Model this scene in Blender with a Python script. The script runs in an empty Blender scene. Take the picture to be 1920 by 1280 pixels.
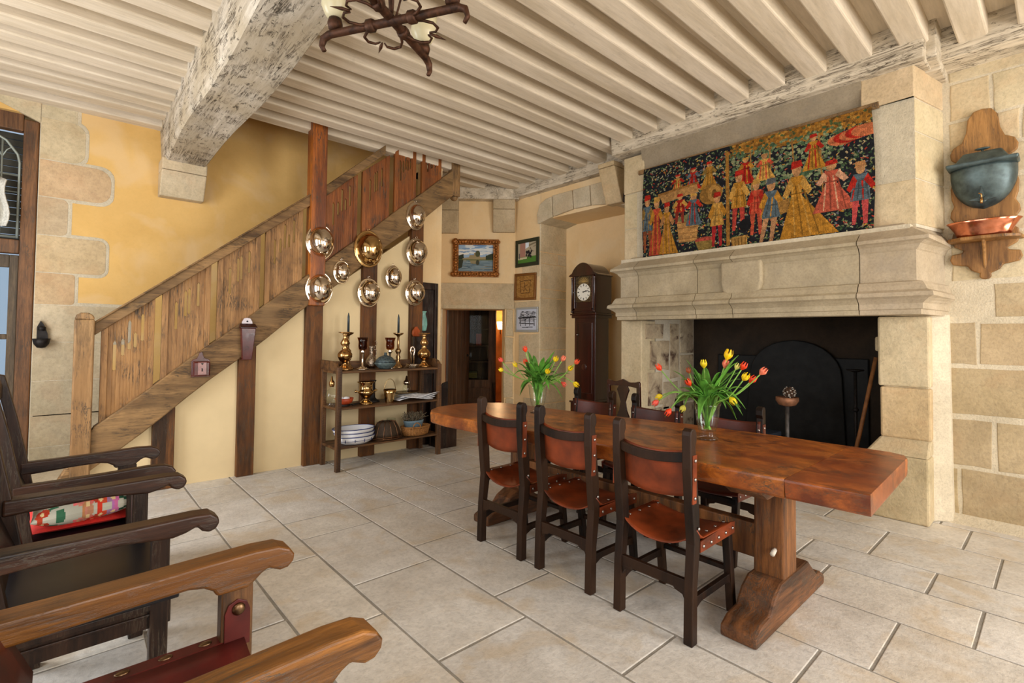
import bpy, bmesh, math, random
import numpy as np
from mathutils import Vector, Matrix
random.seed(7)
rng = np.random.RandomState(5)
SC = bpy.context.scene
COL = SC.collection
PI = math.pi

# ------------------------------------------------------------------ camera
yaw, pit, rol = 0.732361, 0.0299967, 0.00949519
cyw, syw, cp, sp = math.cos(yaw), math.sin(yaw), math.cos(pit), math.sin(pit)
fwd = Vector((syw*cp, cyw*cp, sp)); rgt = Vector((cyw, -syw, 0)); upv = rgt.cross(fwd)
r2 = math.cos(rol)*rgt + math.sin(rol)*upv
u2 = -math.sin(rol)*rgt + math.cos(rol)*upv
cd = bpy.data.cameras.new('camera'); cam = bpy.data.objects.new('camera', cd); COL.objects.link(cam)
cam.matrix_world = Matrix(((r2.x, u2.x, -fwd.x, 0), (r2.y, u2.y, -fwd.y, 0), (r2.z, u2.z, -fwd.z, 1.40), (0, 0, 0, 1)))
cd.lens = 934.04/1920*36; cd.sensor_width = 36; cd.sensor_fit = 'HORIZONTAL'
cd.shift_y = -38.96/1920; cd.clip_start = 0.02; cd.clip_end = 100
SC.camera = cam

# ------------------------------------------------------------------ light
SC.view_settings.view_transform = 'Standard'; SC.view_settings.look = 'None'
SC.view_settings.gamma = 1; SC.view_settings.use_curve_mapping = False
SC.view_settings.exposure = -0.12
w = bpy.data.worlds.new('sky'); SC.world = w; w.use_nodes = True
bg = w.node_tree.nodes['Background']; bg.inputs[0].default_value = (0.58, 0.74, 0.95, 1); bg.inputs[1].default_value = 0.75

def area(name, loc, target, sx, sy, power, color):
    power *= 1.2
    l = bpy.data.lights.new(name, 'AREA'); l.shape = 'RECTANGLE'; l.size = sx; l.size_y = sy
    l.energy = power; l.color = color
    o = bpy.data.objects.new(name, l); COL.objects.link(o); o.location = loc
    d = Vector(target)-Vector(loc); o.rotation_euler = d.to_track_quat('-Z', 'Y').to_euler()
    return o
# daylight entering by the windows behind the camera and in the left wall
area('daylight_rear_left', (0.2, -2.85, 1.75), (1.2, 5, 1.6), 1.9, 2.5, 112, (1.0, 0.97, 0.93))
area('daylight_rear_right', (3.6, -2.85, 1.75), (3.2, 5, 1.6), 1.9, 2.5, 165, (1.0, 0.97, 0.93))
area('daylight_left', (-1.75, 1.2, 1.75), (5, 2.4, 1.9), 2.4, 2.4, 52, (0.90, 0.96, 1.0))
area('daylight_left_far', (-1.75, 4.3, 1.75), (4.7, 5.0, 2.0), 1.3, 2.4, 92, (0.97, 0.98, 1.0))

# ------------------------------------------------------------------ mesh builder
def lin(c):
    out = []
    for v in c[:3]:
        v = v/255.0
        out.append(v/12.92 if v <= 0.04045 else ((v+0.055)/1.055)**2.4)
    return tuple(out)+(1.0,)

class MB:
    def __init__(s):
        s.v = []; s.f = []; s.m = []; s.c = []; s.s = []
    def add(s, verts, faces, m=0, c=(1, 1, 1, 1), smooth=False, M=None):
        b = len(s.v)
        for p in verts:
            p = Vector(p)
            if M is not None: p = M @ p
            s.v.append(p)
        for f in faces:
            s.f.append([b+i for i in f]); s.m.append(m); s.c.append(c); s.s.append(smooth)
        return s
    def box(s, lo, hi, m=0, c=(1, 1, 1, 1), M=None):
        x0, y0, z0 = lo; x1, y1, z1 = hi
        v = [(x0, y0, z0), (x1, y0, z0), (x1, y1, z0), (x0, y1, z0), (x0, y0, z1), (x1, y0, z1), (x1, y1, z1), (x0, y1, z1)]
        return s.add(v, [(0, 3, 2, 1), (4, 5, 6, 7), (0, 1, 5, 4), (1, 2, 6, 5), (2, 3, 7, 6), (3, 0, 4, 7)], m, c, False, M)
    def hexa(s, v, m=0, c=(1, 1, 1, 1)):
        return s.add(v, [(0, 3, 2, 1), (4, 5, 6, 7), (0, 1, 5, 4), (1, 2, 6, 5), (2, 3, 7, 6), (3, 0, 4, 7)], m, c)
    def bar(s, a, b, w, h, up=(0, 0, 1), m=0, c=(1, 1, 1, 1), w2=None, h2=None):
        a = Vector(a); b = Vector(b); d = (b-a).normalized(); up = Vector(up)
        r = d.cross(up).normalized(); u = r.cross(d).normalized()
        w2 = w if w2 is None else w2; h2 = h if h2 is None else h2
        v = []
        for p, ww, hh in ((a, w, h), (b, w2, h2)):
            for i, j in ((-1, -1), (1, -1), (1, 1), (-1, 1)):
                v.append(p+r*(i*ww/2)+u*(j*hh/2))
        return s.add(v, [(0, 1, 2, 3), (7, 6, 5, 4), (0, 4, 5, 1), (1, 5, 6, 2), (2, 6, 7, 3), (3, 7, 4, 0)], m, c)
    def prism(s, pts, axis, a, b, m=0, c=(1, 1, 1, 1), M=None, smooth=False):
        # polygon pts in the plane perpendicular to axis ('x': (y,z), 'y': (x,z), 'z': (x,y)) extruded a..b
        n = len(pts); v = []
        for t in (a, b):
            for p, q in pts:
                v.append({'x': (t, p, q), 'y': (p, t, q), 'z': (p, q, t)}[axis])
        f = [tuple(range(n))[::-1], tuple(range(n, 2*n))]
        s.add(v, f, m, c, False, M)
        b0 = len(s.v)-2*n
        for i in range(n):
            j = (i+1) % n
            s.f.append([b0+i, b0+j, b0+n+j, b0+n+i]); s.m.append(m); s.c.append(c); s.s.append(smooth)
        return s
    def lathe(s, prof, seg=24, c0=(0, 0, 0), m=0, c=(1, 1, 1, 1), smooth=True, M=None, sx=1.0, sy=1.0, cap=True):
        v = []; f = []
        n = len(prof)
        for r, z in prof:
            for k in range(seg):
                a = 2*PI*k/seg
                v.append((c0[0]+r*math.cos(a)*sx, c0[1]+r*math.sin(a)*sy, c0[2]+z))
        for i in range(n-1):
            for k in range(seg):
                k2 = (k+1) % seg
                f.append((i*seg+k, i*seg+k2, (i+1)*seg+k2, (i+1)*seg+k))
        if cap and prof[0][0] > 1e-5: f.append(tuple(range(seg))[::-1])
        if cap and prof[-1][0] > 1e-5: f.append(tuple((n-1)*seg+k for k in range(seg)))
        return s.add(v, f, m, c, smooth, M)
    def tube(s, pts, rad, seg=8, m=0, c=(1, 1, 1, 1), M=None, flat=1.0):
        pts = [Vector(p) for p in pts]; n = len(pts)
        if not hasattr(rad, '__len__'): rad = [rad]*n
        v = []; f = []
        t = (pts[1]-pts[0]).normalized()
        r = t.orthogonal().normalized()
        for i, p in enumerate(pts):
            if i == 0: tt = pts[1]-pts[0]
            elif i == n-1: tt = pts[-1]-pts[-2]
            else: tt = pts[i+1]-pts[i-1]
            tt.normalize(); r = (r-tt*r.dot(tt)).normalized(); u = tt.cross(r)
            for k in range(seg):
                a = 2*PI*k/seg
                v.append(p+r*(rad[i]*math.cos(a))+u*(rad[i]*flat*math.sin(a)))
        for i in range(n-1):
            for k in range(seg):
                k2 = (k+1) % seg
                f.append((i*seg+k, i*seg+k2, (i+1)*seg+k2, (i+1)*seg+k))
        f.append(tuple(range(seg))[::-1]); f.append(tuple((n-1)*seg+k for k in range(seg)))
        return s.add(v, f, m, c, True, M)
    def sheet(s, P, nu, nv, m=0, c=(1, 1, 1, 1), M=None, smooth=True, cols=None):
        v = [P(i/(nu-1), j/(nv-1)) for j in range(nv) for i in range(nu)]
        f = []
        b = len(s.v)
        s.add(v, [], m, c, smooth, M)
        for j in range(nv-1):
            for i in range(nu-1):
                s.f.append([b+j*nu+i, b+j*nu+i+1, b+(j+1)*nu+i+1, b+(j+1)*nu+i]); s.m.append(m)
                s.c.append(c if cols is None else cols(i, j)); s.s.append(smooth)
        return s
    def ball(s, c0, r, seg=12, rings=8, m=0, c=(1, 1, 1, 1), M=None):
        if not hasattr(r, '__len__'): r = (r, r, r)
        prof = [(math.sin(PI*i/rings), -math.cos(PI*i/rings)) for i in range(rings+1)]
        T = Matrix.Translation(c0) @ Matrix.Diagonal((r[0], r[1], r[2], 1))
        if M is not None: T = M @ T
        prof = [(max(0, a), b) for a, b in prof]
        return s.lathe(prof, seg, (0, 0, 0), m, c, True, T)
    def build(s, name, mat, parent=None, bevel=0, seg=2, loc=None, solid=0, sub=0, rot=None):
        me = bpy.data.meshes.new(name)
        me.from_pydata([tuple(p) for p in s.v], [], s.f)
        if len(s.f) < 20000:
            bm = bmesh.new(); bm.from_mesh(me); bmesh.ops.recalc_face_normals(bm, faces=bm.faces); bm.to_mesh(me); bm.free()
        mats = mat if isinstance(mat, (list, tuple)) else [mat]
        for x in mats: me.materials.append(x)
        me.polygons.foreach_set('material_index', s.m)
        me.polygons.foreach_set('use_smooth', s.s)
        at = me.color_attributes.new('Col', 'FLOAT_COLOR', 'CORNER')
        arr = []
        for p in me.polygons: arr.extend(list(s.c[p.index])*p.loop_total)
        at.data.foreach_set('color', arr)
        me.update()
        o = bpy.data.objects.new(name, me); COL.objects.link(o)
        if parent is not None: o.parent = parent
        if loc is not None: o.location = loc
        if rot is not None: o.rotation_euler = rot
        if bevel:
            b = o.modifiers.new('bevel', 'BEVEL'); b.width = bevel; b.segments = seg; b.limit_method = 'ANGLE'; b.angle_limit = 0.7
            b.harden_normals = False
        if solid:
            b = o.modifiers.new('solid', 'SOLIDIFY'); b.thickness = solid; b.offset = 0
        if sub:
            b = o.modifiers.new('sub', 'SUBSURF'); b.levels = sub; b.render_levels = sub
        return o

def tag(o, label=None, cat=None, group=None, kind=None):
    if label: o['label'] = label
    if cat: o['category'] = cat
    if group: o['group'] = group
    if kind: o['kind'] = kind
    return o
def empty(name, loc=(0, 0, 0), rz=0, label=None, cat=None, group=None, kind=None):
    o = bpy.data.objects.new(name, None); COL.objects.link(o); o.location = loc; o.rotation_euler = (0, 0, rz)
    o.empty_display_size = 0.05
    return tag(o, label, cat, group, kind)
def children(o): return [c for c in bpy.data.objects if c.parent == o]
def dup(o, loc=None, rz=None, label=None, parent=None, scale=None):
    c = o.copy(); COL.objects.link(c)
    if parent is not None: c.parent = parent
    if loc is not None: c.location = loc
    if rz is not None: c.rotation_euler = (0, 0, rz)
    if scale is not None: c.scale = (scale, scale, scale)
    if label: c['label'] = label
    for ch in children(o): dup(ch, parent=c)
    return c

# ------------------------------------------------------------------ materials
def newmat(name):
    m = bpy.data.materials.new(name); m.use_nodes = True
    nt = m.node_tree; return m, nt, nt.nodes['Principled BSDF']
def N(nt, t, **k):
    n = nt.nodes.new(t)
    for a, b in k.items(): setattr(n, a, b)
    return n
def ramp(nt, stops):
    r = N(nt, 'ShaderNodeValToRGB'); e = r.color_ramp.elements
    while len(e) < len(stops): e.new(0.5)
    for i, (p, c) in enumerate(stops): e[i].position = p; e[i].color = c
    return r
def coords(nt, scale, rnd=True):
    tc = N(nt, 'ShaderNodeTexCoord'); oi = N(nt, 'ShaderNodeObjectInfo')
    ad = N(nt, 'ShaderNodeVectorMath', operation='ADD')
    mu = N(nt, 'ShaderNodeVectorMath', operation='MULTIPLY')
    if rnd:
        sc = N(nt, 'ShaderNodeVectorMath', operation='SCALE'); sc.inputs[3].default_value = 7.3
        cb = N(nt, 'ShaderNodeCombineXYZ')
        for i in range(3): nt.links.new(oi.outputs['Random'], cb.inputs[i])
        nt.links.new(cb.outputs[0], sc.inputs[0]); nt.links.new(sc.outputs[0], ad.inputs[1])
    nt.links.new(tc.outputs['Object'], ad.inputs[0]); nt.links.new(ad.outputs[0], mu.inputs[0])
    mu.inputs[1].default_value = scale
    return mu.outputs[0]
def noise(nt, vec, scale, detail=4, rough=0.6, dist=0.0):
    n = N(nt, 'ShaderNodeTexNoise'); n.inputs['Scale'].default_value = scale; n.inputs['Detail'].default_value = detail
    n.inputs['Roughness'].default_value = rough; n.inputs['Distortion'].default_value = dist
    nt.links.new(vec, n.inputs['Vector']); return n.outputs[0]
def mixc(nt, a, b, fac, mode='MIX'):
    m = N(nt, 'ShaderNodeMix', data_type='RGBA', blend_type=mode)
    for s, i in ((a, 6), (b, 7)):
        if isinstance(s, tuple): m.inputs[i].default_value = s
        else: nt.links.new(s, m.inputs[i])
    if isinstance(fac, (int, float)): m.inputs[0].default_value = fac
    else: nt.links.new(fac, m.inputs[0])
    return m.outputs[2]
def bump(nt, bs, h, strength, dist=0.01):
    b = N(nt, 'ShaderNodeBump'); b.inputs['Strength'].default_value = strength; b.inputs['Distance'].default_value = dist
    nt.links.new(h, b.inputs['Height']); nt.links.new(b.outputs[0], bs.inputs['Normal']); return b
def wood(name, c1, c2, axis='z', scale=1.0, rough=0.5, bmp=0.25, crack=0.0, spec=0.5, c3=None, coat=0.0, con=0.75, hatch=0.0):
    m, nt, bs = newmat(name)
    st = {'x': (0.8, 9, 9), 'y': (9, 0.8, 9), 'z': (9, 9, 0.8), 'b': (3.5, 2.2, 3.5)}[axis]
    vec = coords(nt, tuple(a*scale for a in st))
    n1 = noise(nt, vec, 1.4, 6, 0.62, 0.6)
    n2 = noise(nt, vec, 9.0, 6, 0.75, 0.3)
    big = noise(nt, coords(nt, (1.5, 1.5, 1.5)), 1.2, 3, 0.5)
    r = ramp(nt, [(0.36, lin(c1)), (0.64, lin(c2))]); nt.links.new(n1, r.inputs[0])
    r2 = ramp(nt, [(0.36, (0.42, 0.40, 0.38, 1)), (0.58, (1, 1, 1, 1))]); nt.links.new(n2, r2.inputs[0])
    col = mixc(nt, r.outputs[0], r2.outputs[0], con, 'MULTIPLY')
    if c3:
        r3 = ramp(nt, [(0.42, (0, 0, 0, 1)), (0.62, (1, 1, 1, 1))]); nt.links.new(big, r3.inputs[0])
        f = N(nt, 'ShaderNodeMath', operation='MULTIPLY'); f.inputs[1].default_value = 0.7
        nt.links.new(r3.outputs[0], f.inputs[0])
        col = mixc(nt, col, lin(c3), f.outputs[0])
    h = n2
    if crack:
        st2 = {'x': (1.0, 14, 14), 'y': (14, 1.0, 14), 'z': (14, 14, 1.0), 'b': (6, 2, 6)}[axis]
        v2 = coords(nt, tuple(a*scale for a in st2))
        n3 = noise(nt, v2, 1.6, 5, 0.75, 1.6)
        r4 = ramp(nt, [(0.5-0.02-crack*0.06, (1, 1, 1, 1)), (0.5-crack*0.012, (0, 0, 0, 1)), (0.5+crack*0.012, (0, 0, 0, 1)), (0.52+crack*0.06, (1, 1, 1, 1))])
        nt.links.new(n3, r4.inputs[0])
        n5 = noise(nt, coords(nt, (2, 2, 2)), 2.5, 3, 0.6)
        r5 = ramp(nt, [(0.45, (1, 1, 1, 1)), (0.6, (0, 0, 0, 1))]); nt.links.new(n5, r5.inputs[0])
        msk = mixc(nt, r4.outputs[0], r5.outputs[0], 1.0, 'LIGHTEN') if False else mixc(nt, r4.outputs[0], (1, 1, 1, 1), r5.outputs[0])
        col = mixc(nt, lin((70, 58, 45)), col, msk)
        h = mixc(nt, n2, msk, 0.6)
    if hatch:
        n6 = noise(nt, coords(nt, tuple({'x': (10, 22, 22), 'y': (22, 10, 22), 'z': (22, 22, 10)}[axis])), 1.0, 6, 0.8, 0.35)
        r6 = ramp(nt, [(0.34, lin((66, 54, 42))), (0.42, (1, 1, 1, 1))]); nt.links.new(n6, r6.inputs[0])
        col = mixc(nt, col, r6.outputs[0], hatch, 'MULTIPLY'); h = mixc(nt, h, r6.outputs[0], 0.7)
    nt.links.new(col, bs.inputs['Base Color'])
    bs.inputs['Roughness'].default_value = rough
    bs.inputs['Specular IOR Level'].default_value = spec
    bs.inputs['Coat Weight'].default_value = coat; bs.inputs['Coat Roughness'].default_value = 0.25
    bump(nt, bs, h, bmp, 0.008)
    return m
def plain(name, c, rough=0.5, metal=0.0, bmp=0.0, var=0.0, sc=20, spec=0.5, trans=0.0, ior=1.45, emit=0.0, coat=0.0):
    m, nt, bs = newmat(name)
    bs.inputs['Base Color'].default_value = lin(c)
    bs.inputs['Roughness'].default_value = rough; bs.inputs['Metallic'].default_value = metal
    bs.inputs['Specular IOR Level'].default_value = spec
    bs.inputs['Transmission Weight'].default_value = trans; bs.inputs['IOR'].default_value = ior
    bs.inputs['Coat Weight'].default_value = coat
    if emit:
        bs.inputs['Emission Color'].default_value = lin(c); bs.inputs['Emission Strength'].default_value = emit
    if var or bmp:
        n = noise(nt, coords(nt, (1, 1, 1)), sc, 5, 0.6)
        if var:
            r = ramp(nt, [(0.3, lin(tuple(max(0, a*(1-var)) for a in c))), (0.7, lin(tuple(min(255, a*(1+var)) for a in c)))])
            nt.links.new(n, r.inputs[0]); nt.links.new(r.outputs[0], bs.inputs['Base Color'])
        if bmp: bump(nt, bs, n, bmp, 0.006)
    return m
def stone(name, c1, c2, spot=None, rough=0.85, bmp=0.5, sc=1.0, fine=40, attr=True, spots=0.0):
    m, nt, bs = newmat(name)
    v = coords(nt, (sc, sc, sc), False)
    n1 = noise(nt, v, 2.2, 5, 0.6, 0.4); n2 = noise(nt, v, fine, 4, 0.7); n3 = noise(nt, v, 9, 5, 0.7, 0.3)
    r = ramp(nt, [(0.3, lin(c1)), (0.7, lin(c2))]); nt.links.new(n1, r.inputs[0])
    r2 = ramp(nt, [(0.3, (0.72, 0.72, 0.72, 1)), (0.62, (1, 1, 1, 1))]); nt.links.new(n3, r2.inputs[0])
    col = mixc(nt, r.outputs[0], r2.outputs[0], 0.6 if bmp > .2 else .14, 'MULTIPLY')
    r3 = ramp(nt, [(0.3, (0.6, 0.6, 0.6, 1)), (0.55, (1, 1, 1, 1))]); nt.links.new(n2, r3.inputs[0])
    col = mixc(nt, col, r3.outputs[0], 0.5 if bmp > .2 else .1, 'MULTIPLY')
    if spot:
        n4 = noise(nt, v, 3.3, 3, 0.55, 0.8)
        r4 = ramp(nt, [(0.52, (0, 0, 0, 1)), (0.68, (1, 1, 1, 1))]); nt.links.new(n4, r4.inputs[0])
        f = N(nt, 'ShaderNodeMath', operation='MULTIPLY'); f.inputs[1].default_value = spots or 0.5
        nt.links.new(r4.outputs[0], f.inputs[0]); col = mixc(nt, col, lin(spot), f.outputs[0])
    if attr:
        a = N(nt, 'ShaderNodeAttribute', attribute_name='Col'); col = mixc(nt, col, a.outputs['Color'], 1.0, 'MULTIPLY')
    nt.links.new(col, bs.inputs['Base Color']); bs.inputs['Roughness'].default_value = rough
    mh = mixc(nt, n2, n3, 0.5)
    bump(nt, bs, mh, bmp, 0.01)
    return m
def vcol(name, rough=0.8, bmp=0.0, sc=300, spec=0.3, sheen=0.0):
    m, nt, bs = newmat(name)
    a = N(nt, 'ShaderNodeAttribute', attribute_name='Col'); nt.links.new(a.outputs['Color'], bs.inputs['Base Color'])
    bs.inputs['Roughness'].default_value = rough; bs.inputs['Specular IOR Level'].default_value = spec
    if bmp: bump(nt, bs, noise(nt, coords(nt, (1, 1, 1), False), sc, 3, 0.6), bmp, 0.004)
    return m
def thinglass(name, tint=(1, 1, 1)):
    m = bpy.data.materials.new(name); m.use_nodes = True; nt = m.node_tree; nt.nodes.clear()
    out = N(nt, 'ShaderNodeOutputMaterial'); mx = N(nt, 'ShaderNodeMixShader'); tr = N(nt, 'ShaderNodeBsdfTransparent'); gl = N(nt, 'ShaderNodeBsdfGlossy'); fr = N(nt, 'ShaderNodeFresnel')
    tr.inputs[0].default_value = tuple(tint)+(1,); gl.inputs['Roughness'].default_value = 0.02; fr.inputs[0].default_value = 1.45
    lw = N(nt, 'ShaderNodeLayerWeight'); lw.inputs[0].default_value = 0.5; pw = N(nt, 'ShaderNodeMath', operation='POWER'); pw.inputs[1].default_value = 4.0; ml = N(nt, 'ShaderNodeMath', operation='MULTIPLY_ADD'); ml.inputs[1].default_value = 0.55; ml.inputs[2].default_value = 0.035
    nt.links.new(lw.outputs['Facing'], pw.inputs[0]); nt.links.new(pw.outputs[0], ml.inputs[0]); nt.links.new(ml.outputs[0], mx.inputs[0]); nt.links.new(tr.outputs[0], mx.inputs[1]); nt.links.new(gl.outputs[0], mx.inputs[2]); nt.links.new(mx.outputs[0], out.inputs[0])
    return m
def glassmat(name, tint=(1, 1, 1), rough=0.0, ior=1.5):
    m, nt, bs = newmat(name)
    bs.inputs['Base Color'].default_value = tuple(tint)+(1,); bs.inputs['Transmission Weight'].default_value = 1
    bs.inputs['Roughness'].default_value = rough; bs.inputs['IOR'].default_value = ior
    return m

M_joist = wood('whitewashed_joist', (206, 190, 164), (226, 212, 190), 'x', 0.6, 0.8, 0.12, 0.0, 0.15, con=.22, hatch=.12)
M_board = wood('whitewashed_board', (214, 200, 176), (228, 213, 190), 'x', 0.6, 0.8, 0.08, 0, 0.15, con=.2)
M_beam = wood('weathered_beam', (178, 166, 146), (222, 212, 194), 'y', 0.8, 0.9, 0.9, 0.22, 0.1, c3=(176, 160, 132), con=.4, hatch=.75)
M_wbeam = wood('weathered_wall_beam', (190, 176, 152), (224, 211, 188), 'y', 0.7, 0.9, 0.8, 0.25, 0.1, con=.35, hatch=.5)
M_oakx = wood('aged_oak_along_rail', (92, 66, 38), (158, 122, 78), 'x', 0.9, 0.6, 0.35, 0.3, 0.3, c3=(134, 106, 70))
M_oakz = wood('aged_oak_upright', (112, 84, 52), (168, 132, 88), 'z', 0.9, 0.6, 0.3, 0.2, 0.3, c3=(146, 108, 66))
M_oakred = wood('varnished_oak_post', (112, 56, 16), (186, 104, 34), 'z', 0.6, 0.45, 0.2, 0.2, 0.5)
M_stud = wood('dark_oak_stud', (54, 34, 16), (124, 78, 36), 'z', 0.9, 0.6, 0.3, 0.2, 0.3, c3=(104, 60, 24))
M_dark = wood('dark_oak', (24, 15, 10), (62, 40, 27), 'z', 1.0, 0.42, 0.2, 0.1, 0.3)
M_darkx = wood('dark_oak_along', (26, 16, 11), (74, 46, 31), 'x', 1.0, 0.38, 0.2, 0.1, 0.35)
M_arm = wood('golden_oak_arm', (62, 36, 13), (158, 104, 46), 'x', 1.3, 0.34, 0.25, 0.1, 0.45, c3=(108, 66, 26))
M_armz = wood('golden_oak_upright', (58, 36, 18), (124, 84, 46), 'z', 1.3, 0.4, 0.25, 0.25, 0.5)
M_chair = wood('black_brown_chair_wood', (12, 8, 6), (40, 24, 15), 'z', 1.2, 0.45, 0.2, 0.0, 0.22, c3=(56, 35, 20))
M_table = wood('burr_table_top', (88, 40, 10), (206, 122, 46), 'b', 1.5, 0.34, 0.12, 0.15, 0.45, c3=(132, 60, 18), coat=0.2)
M_ped = wood('table_pedestal_oak', (80, 46, 20), (158, 102, 54), 'z', 0.8, 0.5, 0.4, 0.35, 0.35)
M_foot = wood('table_foot_oak', (64, 38, 20), (130, 84, 50), 'x', 0.9, 0.5, 0.5, 0.35, 0.35)
M_clock = wood('mahogany', (32, 9, 5), (66, 20, 10), 'z', 0.9, 0.18, 0.05, 0, 0.6, coat=0.6)
M_shelf = wood('carved_shelf_oak', (64, 40, 20), (126, 86, 48), 'x', 1.0, 0.55, 0.3, 0.2, 0.4)
M_shelfz = wood('carved_shelf_post_oak', (64, 40, 20), (128, 86, 48), 'z', 1.0, 0.55, 0.3, 0.2, 0.4)
M_plank = wood('passage_door_oak', (70, 52, 34), (112, 84, 58), 'z', 0.9, 0.6, 0.3, 0.3, 0.4)
M_fount = wood('carved_wall_board', (118, 80, 38), (170, 124, 70), 'z', 0.6, 0.5, 0.2, 0.1, 0.4)
M_yellow = stone('ochre_plaster', (206, 164, 92), (222, 182, 112), (218, 186, 136), 0.9, 0.12, 0.6, 60, False, 0.6)
M_cream = plain('cream_plaster', (224, 202, 158), 0.8, 0, 0.03, 0.015, 5, 0.3)
M_warm = stone('warm_plaster', (228, 194, 142), (236, 206, 158), (232, 210, 172), 0.9, 0.12, 0.6, 60, False, 0.5)
M_stone = stone('cut_limestone', (190, 174, 142), (216, 201, 172), (196, 162, 126), 0.9, 0.7, 1.0, 45, True, 0.25)
M_mantel = stone('dressed_mantel_stone', (166, 153, 127), (194, 181, 156), (156, 148, 132), 0.8, 0.35, 1.0, 60, True, 0.35)
M_mortar = stone('lime_mortar', (200, 189, 166), (220, 209, 187), None, 0.95, 0.9, 1.0, 70, True)
M_floor = stone('limestone_slab', (204, 196, 184), (226, 221, 212), (194, 172, 138), 0.55, 0.55, 1.0, 38, True, 0.5)
M_grout = stone('floor_grout', (140, 134, 123), (160, 153, 142), None, 0.95, 0.6, 1.0, 60, False)
M_soot = stone('sooty_stone', (26, 20, 13), (62, 47, 32), None, 0.95, 0.7, 1.0, 40, True)
M_sootpatch = stone('scorched_stone', (156, 136, 110), (208, 190, 158), (66, 36, 26), 0.95, 0.7, 1.6, 40, True, 0.9)
M_leather = plain('tan_leather', (106, 46, 20), 0.42, 0, 0.12, 0.34, 5, 0.4)
M_leatherd = plain('dark_red_leather', (76, 30, 16), 0.42, 0, 0.12, 0.3, 5, 0.5)
M_oxblood = plain('oxblood_leather', (84, 28, 24), 0.4, 0, 0.15, 0.2, 9, 0.4)
M_blackseat = plain('polished_black_seat', (16, 14, 18), 0.3, 0, 0.05, 0.3, 12, 0.6)
M_iron = plain('wrought_iron', (38, 34, 32), 0.55, 0.6, 0.3, 0.3, 40)
M_rust = plain('rusted_iron', (66, 42, 28), 0.55, 0.6, 0.4, 0.4, 30)
M_stud_n = plain('steel_nail_heads', (170, 165, 160), 0.3, 1.0)
M_brassn = plain('aged_brass_knob', (120, 95, 70), 0.35, 1.0)
M_silver = plain('polished_silver', (222, 208, 190), 0.08, 1.0, 0.02, 0.0, 30)
M_silvert = plain('chased_silver', (150, 138, 124), 0.22, 1.0, 1.0, 0.5, 70)
M_gilt = plain('polished_brass', (198, 164, 112), 0.12, 1.0, 0.03, 0.0, 30)
M_copper = plain('polished_copper', (206, 132, 100), 0.16, 1.0, 0.05, 0.1, 20)
M_zinc = plain('patinated_copper', (72, 84, 84), 0.42, 0.5, 0.15, 0.3, 10)
M_glass = thinglass('clear_glass', (.96, .985, .97))
M_water = glassmat('vase_water', (0.96, 1.0, 0.97), 0, 1.33)
M_amber = thinglass('amber_glass', (0.55, 0.33, 0.14))
M_pane = thinglass('window_pane', (.9, .94, .95))
M_cone = None
M_frost = plain('opal_glass_shade', (206, 196, 160), 0.3, 0, 0, 0, 10, 0.5)
M_vc = vcol('painted_surface', 0.6)
M_cloth = vcol('woven_cloth', 0.95, 0.5, 260, 0.1)
M_leaf = plain('tulip_leaf', (78, 128, 46), 0.45, 0, 0.05, 0.35, 9, 0.4)
M_stem = plain('tulip_stem', (128, 176, 76), 0.45, 0, 0, 0.15, 20)
M_white = plain('glazed_white', (224, 224, 226), 0.2, 0, 0, 0, 10)
M_blue = plain('cobalt_glaze', (40, 52, 110), 0.25)
M_teal = plain('celadon_glaze', (120, 168, 156), 0.35, 0, 0, 0.15, 14)
M_verdi = plain('verdigris_pot', (84, 98, 98), 0.45, 0.3, 0.2, 0.3, 30)
M_cand = plain('dark_green_candle', (34, 46, 52), 0.4)
M_red = plain('red_cloth', (186, 34, 24), 0.8, 0, 0.1, 0.1, 60)
M_mahred = plain('mahogany_red_box', (74, 22, 18), 0.22, 0, 0.02, 0.2, 12, 0.6, coat=0.5)
M_wicker = plain('wicker', (150, 104, 56), 0.7, 0, 0.8, 0.35, 120)
M_paper = plain('newsprint', (206, 206, 208), 0.8, 0, 0.1, 0.2, 30)
M_terra = plain('red_earthenware', (170, 66, 32), 0.45, 0, 0.05, 0.1, 20)
M_lamp = plain('lit_shade', (255, 214, 150), 0.6, 0, 0, 0, 10, emit=8)
M_ochre = plain('passage_plaster', (196, 128, 66), 0.9, 0, 0.1, 0.1, 6)
M_frame = wood('brown_window_frame', (88, 58, 34), (128, 88, 52), 'z', 1.0, 0.6, 0.25, 0.2, 0.4)
M_framed = wood('grey_brown_door_frame', (70, 58, 42), (104, 86, 62), 'z', 1.0, 0.6, 0.25, 0.2, 0.4)
M_gilded = plain('gilded_frame', (130, 82, 36), 0.4, 0.5, 0.9, 0.45, 45)
M_steelp = plain('pale_metal_tracery', (150, 158, 150), 0.5, 0.4)

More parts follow.
